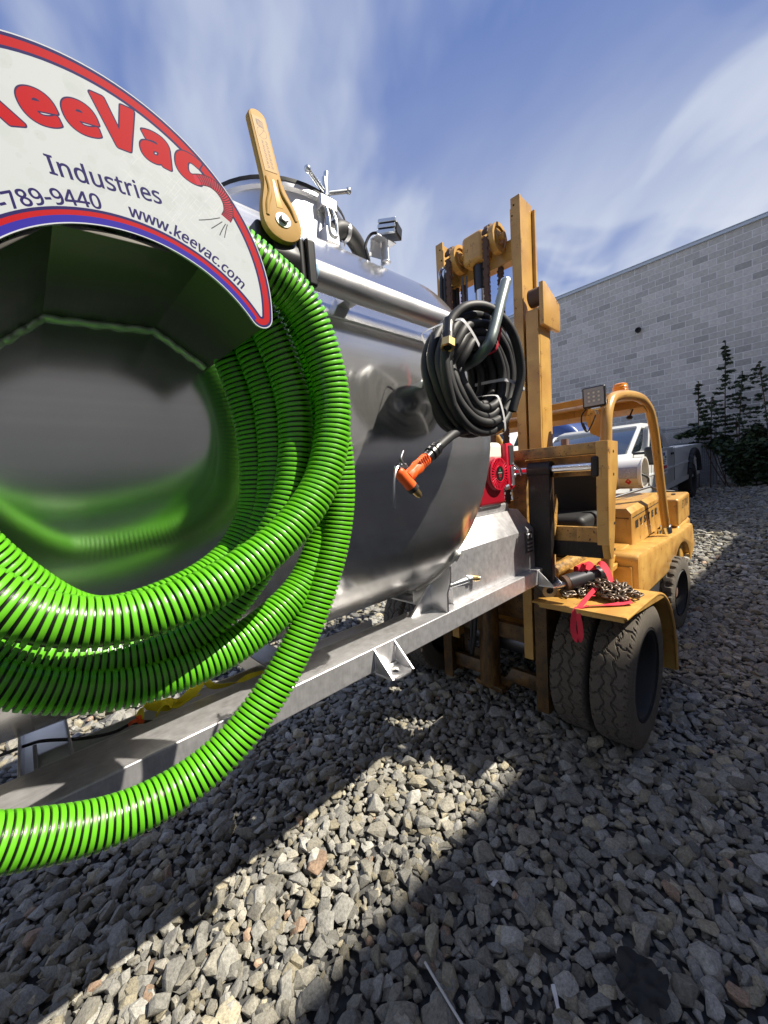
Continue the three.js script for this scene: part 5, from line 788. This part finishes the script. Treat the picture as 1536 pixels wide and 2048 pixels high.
  for (let i = 0; i < 9; i++) part('roof_bar', bx(-0.66 + i * 0.16, -0.60 + i * 0.16, 2.078, 2.098, -3.2, -2.85, 0.004), M.yellow, gd);
  part('lamp_bracket', [ext([[0.60, 1.86], [0.70, 1.80], [0.71, 2.06], [0.60, 2.04], [0.575, 1.95]], 'z', -2.735, -2.725, 0.002)], M.yellow, gd);
  const lamp = group('work_lamp', fk, [0.655, 2.075, -2.655 + 3.4]); lamp.rotation.set(-0.10, 0.18, 0.04);
  part('lamp_housing', new RoundedBoxGeometry(0.128, 0.128, 0.045, 4, 0.012), M.blackPoly, lamp); part('lamp_fins', [-0.045, -0.022, 0, 0.022, 0.045].map((x) => bx(x - 0.006, x + 0.006, -0.055, 0.055, -0.05, -0.02, 0.001)), M.zinc, lamp);
  const lampTex = canvasTex(256, 256, (g, w, h) => { g.fillStyle = '#8d8371'; g.fillRect(0, 0, w, h); for (const [x, y] of [[64, 70], [128, 70], [192, 70], [64, 186], [128, 186], [192, 186], [128, 128], [64, 128], [192, 128]]) { const q = g.createRadialGradient(x, y, 2, x, y, 34); q.addColorStop(0, '#e8dcb8'); q.addColorStop(0.35, '#a89b7f'); q.addColorStop(1, '#6e665a'); g.fillStyle = q; g.beginPath(); g.arc(x, y, 33, 0, 7); g.fill(); } });
  part('lamp_lens', new THREE.PlaneGeometry(0.108, 0.108).translate(0, 0, 0.0228), phy({ map: lampTex, roughness: 0.15, clearcoat: 1 }), lamp);
  part('lamp_yoke', [rod([-0.02, -0.068, 0], [0.03, -0.068, 0], 0.012), rod([0.01, -0.10, -0.02], [0.0, -0.066, 0], 0.008)], M.zinc, lamp);
  part('lamp_cable', [tube([[-0.05, -0.06, -0.02], [-0.075, -0.10, 0], [-0.075, -0.16, 0.0], [-0.05, -0.205, 0], [-0.02, -0.16, 0], [0.0, -0.11, -0.01]], 0.004, 40, 8), rod([-0.073, -0.15, 0], [-0.055, -0.20, 0], 0.008)], M.black, lamp);
  const be = group('beacon', fk, [0.60, 2.135, -3.40 + 3.4]); part('beacon_base', lathe([[0, 0], [0.055, 0], [0.055, 0.018], [0, 0.018]], [0, 0, 0], [0, 1, 0], 28), M.blackPoly, be);
  part('beacon_lens', lathe([[0.052, 0.018], [0.054, 0.03], [0.051, 0.034], [0.054, 0.042], [0.050, 0.047], [0.053, 0.055], [0.048, 0.062], [0.046, 0.075], [0.03, 0.083], [0, 0.085]], [0, 0, 0], [0, 1, 0], 32), M.amber, be);
  fp('mirror', [sph(0.60, 1.965, -3.62, 0.028, 0.8, 0.6, 1.3), rod([0.60, 1.97, -3.62], [0.63, 2.04, -3.62], 0.006)], M.black);
  const seat = group('seat', fk, [0, 0, 3.4]); part('seat_back', [new RoundedBoxGeometry(0.52, 0.62, 0.13, 4, 0.05).rotateX(0.14).translate(0.18, 1.45, -3.50), new RoundedBoxGeometry(0.50, 0.14, 0.46, 4, 0.05).translate(0.16, 1.17, -3.30)].map((g) => uvm(g)), M.seat, seat);
  part('seat_base', bx(-0.05, 0.38, 0.90, 1.12, -3.5, -3.1, 0.02), M.black, seat); part('seat_belt', ribbon([[0.43, 1.40, -3.40], [0.455, 1.25, -3.36], [0.45, 1.12, -3.33], [0.44, 1.05, -3.34]], 0.05, M.steelDark, () => V(0, 0.2, 1), 0.004), M.steelDark, seat); part('belt_buckle', bx(0.42, 0.47, 1.0, 1.07, -3.36, -3.30, 0.008), M.white, seat);
  const sw = group('steering_wheel', fk, [-0.02, 1.50, -2.90 + 3.4], 0.6); part('wheel_ring', new THREE.TorusGeometry(0.16, 0.013, 12, 48).rotateX(Math.PI / 2), M.steelDark, sw); part('wheel_spoke', [rod([-0.15, 0, 0], [0.15, 0, 0], 0.008), rod([0, 0, 0], [0, -0.25, 0], 0.02)], M.steelDark, sw);
  fp('lever', [rod([0.05, 1.25, -2.80], [0.05, 1.50, -2.72], 0.007), sph(0.05, 1.50, -2.72, 0.018), rod([0.10, 1.25, -2.80], [0.10, 1.46, -2.72], 0.007), sph(0.10, 1.46, -2.72, 0.018)], M.steelDark);
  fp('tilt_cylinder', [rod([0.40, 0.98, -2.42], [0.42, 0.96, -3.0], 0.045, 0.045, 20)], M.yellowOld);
}
// tyres
function tyreGeo(Rr, W, rim, groove, depth, around = 300) {
  const prof = []; // (x, r, tread weight)
  const side = [[0.40, rim, 0], [0.47, rim + 0.015, 0], [0.505, rim + (Rr - rim) * 0.45, 0], [0.49, Rr - 0.055, 0], [0.478, Rr - 0.034, 0.5], [0.465, Rr - 0.020, 1], [0.445, Rr - 0.010, 1]];
  for (const [x, r, w] of side) prof.push([-x * W, r, w]); for (let i = 0; i <= 30; i++) { const x = mix(-0.42, 0.42, i / 30); prof.push([x * W, Rr - 0.006 * Math.pow(Math.abs(x) / 0.42, 2.5), 1]); } for (const [x, r, w] of [...side].reverse()) prof.push([x * W, r, w]);
  const n = prof.length, p = [], ix = [];
  for (let i = 0; i < around; i++) { const a = i / around * 2 * Math.PI; for (const [x, r, w] of prof) { const rr = r - (w ? depth * w * groove(a * Rr, x / W, a) : 0); p.push(x, Math.sin(a) * rr, Math.cos(a) * rr); } }
  for (let i = 0; i < around; i++) for (let k = 0; k + 1 < n; k++) { const a = i * n + k, b = ((i + 1) % around) * n + k; ix.push(a, b, a + 1, a + 1, b, b + 1); }
  const g = new THREE.BufferGeometry(); g.setAttribute('position', new THREE.Float32BufferAttribute(p, 3)); g.setIndex(ix); const uv = new Float32Array(p.length / 3 * 2); for (let i = 0; i < p.length / 3; i++) { uv[i * 2] = Math.floor(i / n) / around * 8; uv[i * 2 + 1] = (i % n) / n * 2; } g.setAttribute('uv', new THREE.Float32BufferAttribute(uv, 2));
  return toCreasedNormals(g, 0.55);
}
{
  const C = 2 * Math.PI * 0.415, per = C / 24;
  const tri = (t) => Math.abs(((t % 1) + 1) % 1 * 2 - 1); // 1..0..1
  const line = (d, w) => sstep(w, w * 0.55, Math.abs(d));
  const rib = (s, x) => {
    let g = 0; const zz = (tri(s / per) - 0.5) * 0.13;
    for (const c of [-0.14, 0.14]) g = Math.max(g, line(x - c - zz * (c < 0 ? 1 : -1), 0.020));
    const q = (s / per + (x > 0 ? 0.5 : 0) + Math.abs(x) * 0.55 + 0.05 * Math.sin(x * 30)); const f = (q % 1 + 1) % 1 - 0.5;
    if (Math.abs(x) > 0.10) g = Math.max(g, line(f, 0.062) * 0.95); if (Math.abs(x) > 0.38) { const f2 = ((q * 2) % 1 + 1) % 1 - 0.5; g = Math.max(g, line(f2, 0.13)); }
    const f3 = ((s / per * 1 + x * 1.2) % 1 + 1) % 1 - 0.5; if (Math.abs(x) < 0.12) g = Math.max(g, line(f3, 0.055) * 0.8);
    return g;
  };
  const tg = tyreGeo(0.415, 0.205, 0.262, rib, 0.011), rimP = [[0.03, -0.06], [0.10, -0.06], [0.20, -0.075], [0.225, -0.05], [0.235, 0.06], [0.248, 0.085], [0.268, 0.088], [0.270, 0.095], [0.262, 0.097]];
  const proto = group('front_wheel', fk, [0.832, 0.41, -2.5 + 3.4]); part('tyre', tg, M.tyreDusty, proto); part('rim', lathe(rimP, [0, 0, 0], [1, 0, 0], 48), M.rim, proto); part('hub', [rod([-0.1, 0, 0], [-0.02, 0, 0], 0.085, 0.075, 24)], M.rim, proto);
  for (let i = 0; i < 8; i++) { const a = i / 8 * 6.283; part('wheel_nut', rod([-0.062, Math.cos(a) * 0.13, Math.sin(a) * 0.13], [-0.040, Math.cos(a) * 0.13, Math.sin(a) * 0.13], 0.013, 0.012, 6), M.rust, proto); }
  for (const [x, a] of [[0.612, 0.13], [-0.612, 0.3], [-0.832, 0.5]]) { const w = proto.clone(); w.name = 'front_wheel'; w.position.x = x; w.rotation.x = a; if (x < 0) w.rotation.z = Math.PI; fk.add(w); }
  const lug = (s, x) => { const pr = C / 30, q = s / pr + (x > 0 ? 0.5 : 0) + Math.abs(x) * 0.25, f = (q % 1 + 1) % 1 - 0.5; let g = Math.abs(x) > 0.17 ? line(f, 0.26) : 0; g = Math.max(g, line(x - 0.06 * Math.sin(s / pr * 6.28), 0.03)); return g; };
  const tr = tyreGeo(0.338, 0.18, 0.205, lug, 0.016, 240);
  const rw = group('rear_wheel', fk, [0.725, 0.335, -4.27 + 3.4]); rw.rotation.y = -0.06; part('tyre', tr, M.tyreDusty, rw); part('rim', lathe([[0.03, -0.02], [0.07, -0.02], [0.15, -0.055], [0.175, -0.03], [0.185, 0.05], [0.196, 0.075], [0.21, 0.08], [0.205, 0.088]], [0, 0, 0], [1, 0, 0], 40), M.rim, rw); part('hub', [rod([-0.05, 0, 0], [0.045, 0, 0], 0.055, 0.045, 20)], M.rustLight, rw); part('valve_stem', rod([0.02, 0.15, 0.05], [0.06, 0.16, 0.06], 0.004), M.zinc, rw);
  const r2 = rw.clone(); r2.name = 'rear_wheel'; r2.position.x = -0.725; r2.rotation.z = Math.PI; r2.rotation.y = 0.06; fk.add(r2);
}

// ---------------------------------------------------------------- things lying on the forklift
{ // gas cylinder
  const gc = thing('gas_cylinder', 'aluminium propane cylinder with a round collar strapped behind the forklift seat', 'gas cylinder', [-1.42, 1.275, -4.52]);
  part('cylinder', lathe([[0, -0.42], [0.09, -0.405], [0.14, -0.36], [0.158, -0.29], [0.158, 0.16], [0.15, 0.21], [0.11, 0.255], [0.0, 0.27]], [0, 0.17, 0], [1, 0, 0], 40), std({ color: lin(0.62, 0.58, 0.50), roughness: 0.42, metalness: 0.25 }), gc);
  part('collar', [lathe([[0.150, 0.20], [0.154, 0.20], [0.154, 0.40], [0.162, 0.405], [0.162, 0.415], [0.146, 0.415], [0.146, 0.405], [0.150, 0.40], [0.150, 0.20]], [0, 0.17, 0], [1, 0, 0], 44)], std({ color: lin(0.70, 0.68, 0.63), roughness: 0.45, metalness: 0.2 }), gc);
  part('valve', [rod([0.26, 0.17, 0], [0.36, 0.17, 0], 0.022), rod([0.32, 0.12, 0], [0.32, 0.22, 0], 0.014)], M.brass, gc);
  part('mount_band', [lathe([[0.160, -0.2], [0.164, -0.2], [0.164, -0.15], [0.160, -0.15]], [0, 0.17, 0], [1, 0, 0], 36), lathe([[0.160, 0.02], [0.164, 0.02], [0.164, 0.07], [0.160, 0.07]], [0, 0.17, 0], [1, 0, 0], 36), bx(-0.25, 0.15, 0, 0.03, -0.14, 0.14, 0.004)], M.yellow, gc);
  const lt = canvasTex(256, 256, (g, w, h) => { g.fillStyle = '#b5b3b4'; g.fillRect(0, 0, w, 150); g.strokeStyle = '#777'; g.lineWidth = 4; g.strokeRect(6, 6, w - 12, 140); const r = rng(8); g.fillStyle = '#7e7c80'; for (let j = 0; j < 8; j++) for (let i = 0; i < 12; i++) if (r() < 0.8) g.fillRect(16 + i * 19, 16 + j * 16, 6 + r() * 11, 7); g.fillStyle = '#cdbf9f'; g.fillRect(0, 150, w, 106); g.save(); g.translate(128, 196); g.rotate(Math.PI / 4); g.fillStyle = '#c2303a'; g.fillRect(-34, -34, 68, 68); g.restore(); g.fillStyle = '#e8c7a0'; g.beginPath(); g.arc(128, 184, 9, 0, 7); g.fill(); });
  const lg = new THREE.CylinderGeometry(0.1552, 0.1552, 0.16, 24, 1, true, -0.55, 1.25); lg.rotateZ(-Math.PI / 2); lg.rotateX(-0.55 + 0.62); const q = lg; q.translate(0.30, 0.17, 0); part('label', (() => { const uv = q.attributes.uv; for (let i = 0; i < uv.count; i++) { const u = uv.getX(i), v = uv.getY(i); uv.setXY(i, v, 1 - u); } return q; })(), std({ map: lt, roughness: 0.5 }), gc);
  part('gas_hose', tube([[0.36, 0.17, 0], [0.42, 0.12, -0.05], [0.40, 0.02, -0.2], [0.46, -0.06, -0.42], [0.55, -0.09, -0.55], [0.44, -0.08, -0.6]], 0.011, 50, 10), M.rubber, gc);
}
{ // cylinder lying on the mudguard
  const hc = thing('hydraulic_cylinder', 'short black hydraulic cylinder with an open eye end on the mudguard', 'hydraulic cylinder', [-0.9, 0.93, -2.33]);
  part('barrel', [rod([-0.03, 0.045, 0.02], [0.055, 0.0646, -0.098], 0.052, 0.052, 28), rod([0.055, 0.0646, -0.098], [0.10, 0.075, -0.16], 0.048, 0.046, 24)], std({ color: lin(0.06, 0.06, 0.065), roughness: 0.35, metalness: 0.5 }), hc);
  part('end_collar', rod([-0.045, 0.042, 0.04], [-0.028, 0.046, 0.017], 0.05, 0.05, 28), M.rust, hc);
  part('rod', rod([-0.09, 0.03, 0.09], [-0.04, 0.043, 0.035], 0.022, 0.022, 16), M.zinc, hc);
  part('eye', [lathe([[0.022, -0.035], [0.046, -0.035], [0.046, 0.035], [0.022, 0.035], [0.022, -0.035]], [-0.115, 0.028, 0.115], [0.75, -0.12, 0.62], 28)], std({ color: lin(0.13, 0.12, 0.105), metalness: 0.6, roughness: 0.5 }), hc);
}
{ // heap of chain
  const ch = thing('steel_chain', 'heap of rusty steel chain on the front mudguard', 'chain', [-0.75, 0.905, -2.40]);
  const lp = []; for (let i = 0; i < 24; i++) { const a = i / 24 * 6.2832; lp.push(V(Math.cos(a) * 0.0140, 0, Math.sin(a) * 0.0140 + (Math.sin(a) > 0 ? 0.014 : -0.014))); }
  const lg = new THREE.TubeGeometry(new THREE.CatmullRomCurve3(lp, true), 20, 0.0056, 7, true); const r = rng(41);
  // strands of links wandering over the heap
  let n = 0; for (let s = 0; s < 8; s++) { let x = (r() - 0.5) * 0.22, z = (r() - 0.5) * 0.14, d = r() * 6.28; for (let i = 0; i < 20; i++) { d += (r() - 0.5) * 0.9; x += Math.cos(d) * 0.037; z += Math.sin(d) * 0.037; const q = (x / 0.155) ** 2 + (z / 0.115) ** 2; if (q > 1) { d += 2.2; x *= 0.93; z *= 0.93; } const y = 0.012 + 0.082 * Math.max(0, 1 - q * 0.95) * (0.35 + 0.65 * s / 8) + r() * 0.006; const m = part('link', lg, M.chainPile, ch); m.position.set(x, y - x * 0.0 + z * 0.10, z); m.rotation.set((r() - 0.5) * 0.5, -d + Math.PI / 2, (i % 2 ? 1.1 : -0.25) + (r() - 0.5) * 0.5); n++; } }
  for (let i = 0; i < 14; i++) { const m = part('link', lg, M.chainPile, ch); m.position.set(-0.10 - i * 0.006 - (i % 3) * 0.01, 0.016 + 0.003, 0.10 + 0.006 * i - (i % 5) * 0.02); m.rotation.set(0, 0.8 + i * 0.3, i % 2 ? 1.2 : 0.1); }
}
{ // red strap
  const rs = thing('red_strap', 'red webbing strap wrapped round the cylinder and hanging over the mudguard', 'strap', [-0.785, 0.93, -2.37]);
  part('hanging_loop', [ribbon([[0.02, 0.05, -0.02], [0.0, 0.02, 0.08], [-0.005, 0.0, 0.20], [-0.002, -0.02, 0.30], [0.01, -0.09, 0.315], [0.012, -0.15, 0.32], [0.0, -0.175, 0.325], [-0.018, -0.15, 0.325], [-0.022, -0.08, 0.32], [-0.008, -0.012, 0.305], [0.03, -0.005, 0.24]], 0.030, M.redWeb, (u) => V(1, 0.1, -0.35 + 0.5 * Math.sin(u * 5)))], M.redWeb, rs);
  part('tail', ribbon([[0.03, -0.003, 0.24], [0.09, -0.008, 0.18], [0.15, -0.012, 0.11], [0.185, -0.008, 0.06], [0.17, -0.016, 0.03]], 0.032, M.redWeb, (u) => V(0.5, 0.3 * Math.cos(u * 4), 0.7)), M.redWeb, rs);
  const wa = V(0.13, 0.03, -0.18).normalize(), wp = (t, y) => V(-0.93 + 0.785, 1.0 - 0.93, -2.36 + 2.37).addScaledVector(wa, t).toArray();
  for (const [t, w] of [[0.085, 0.026], [0.128, 0.022]]) part('wrap', lathe([[0.0535, -w], [0.056, -w], [0.0565, w], [0.0535, w]], wp(t), wa.clone().add(V(0, 0.12, 0.06)).toArray(), 26), M.redWeb, rs);
  part('loose_end', [ribbon([[-0.04, 0.125, -0.03], [-0.07, 0.135, -0.03], [-0.085, 0.115, -0.01], [-0.04, 0.07, -0.05], [-0.01, 0.015, 0.02], [0.0, 0.0, 0.10]], 0.04, M.redWeb, (u) => V(0.7, 0.2, -0.6)), ribbon([[-0.035, 0.128, -0.06], [0.0, 0.145, -0.08], [0.035, 0.11, -0.07], [0.06, 0.05, -0.05], [0.07, 0.0, -0.01]], 0.045, M.redWeb, (u) => V(0.4, 0.4 * Math.sin(u * 6), -0.8))], M.redWeb, rs);
}

// ---------------------------------------------------------------- litter on the gravel
{
  solo('white_stick', (() => { const g = tube([[-0.885, 0.03, -0.775], [-0.84, 0.032, -0.765], [-0.78, 0.032, -0.752], [-0.68, 0.026, -0.735]], 0.0045, 20, 8); return g; })(), std({ color: lin(0.6, 0.58, 0.54), roughness: 0.7 }), 'thin white stick lying on the gravel at the bottom edge', 'stick');
  const crumple = (seed, w, h, th) => { const r = rng(seed), g = new THREE.PlaneGeometry(w, h, 10, 10).rotateX(-Math.PI / 2), p = g.attributes.position; for (let i = 0; i < p.count; i++) { const x = p.getX(i), z = p.getZ(i), e = 1 + 0.25 * SN.noise(x * 14 + seed, z * 14); p.setXYZ(i, x * e, th * (0.5 + SN.noise(x * 22 + seed, z * 22) + 0.6 * SN.noise(x * 45, z * 45 + seed)), z * e); } g.computeVertexNormals(); return g; };
  const dk = std({ color: lin(0.018, 0.018, 0.017), roughness: 0.7, side: THREE.DoubleSide });
  solo('black_rag', crumple(4, 0.13, 0.15, 0.018).translate(-0.32, 0.045, -1.20), dk, 'torn black plastic scrap flattened on the gravel at lower right', 'rag');
  const wm = std({ color: lin(0.62, 0.62, 0.61), roughness: 0.6, side: THREE.DoubleSide });
  solo('paper_scrap', crumple(9, 0.012, 0.055, 0.004).rotateY(0.7).translate(-0.505, 0.05, -0.98), wm, 'white pointed scrap of paper on a stone at lower right', 'paper');
  solo('paper_scrap', crumple(12, 0.014, 0.04, 0.004).translate(-0.83, 0.045, -1.16), wm, 'small white scrap left of the middle of the dark gravel', 'paper');
}
renderer.render(scene, camera);
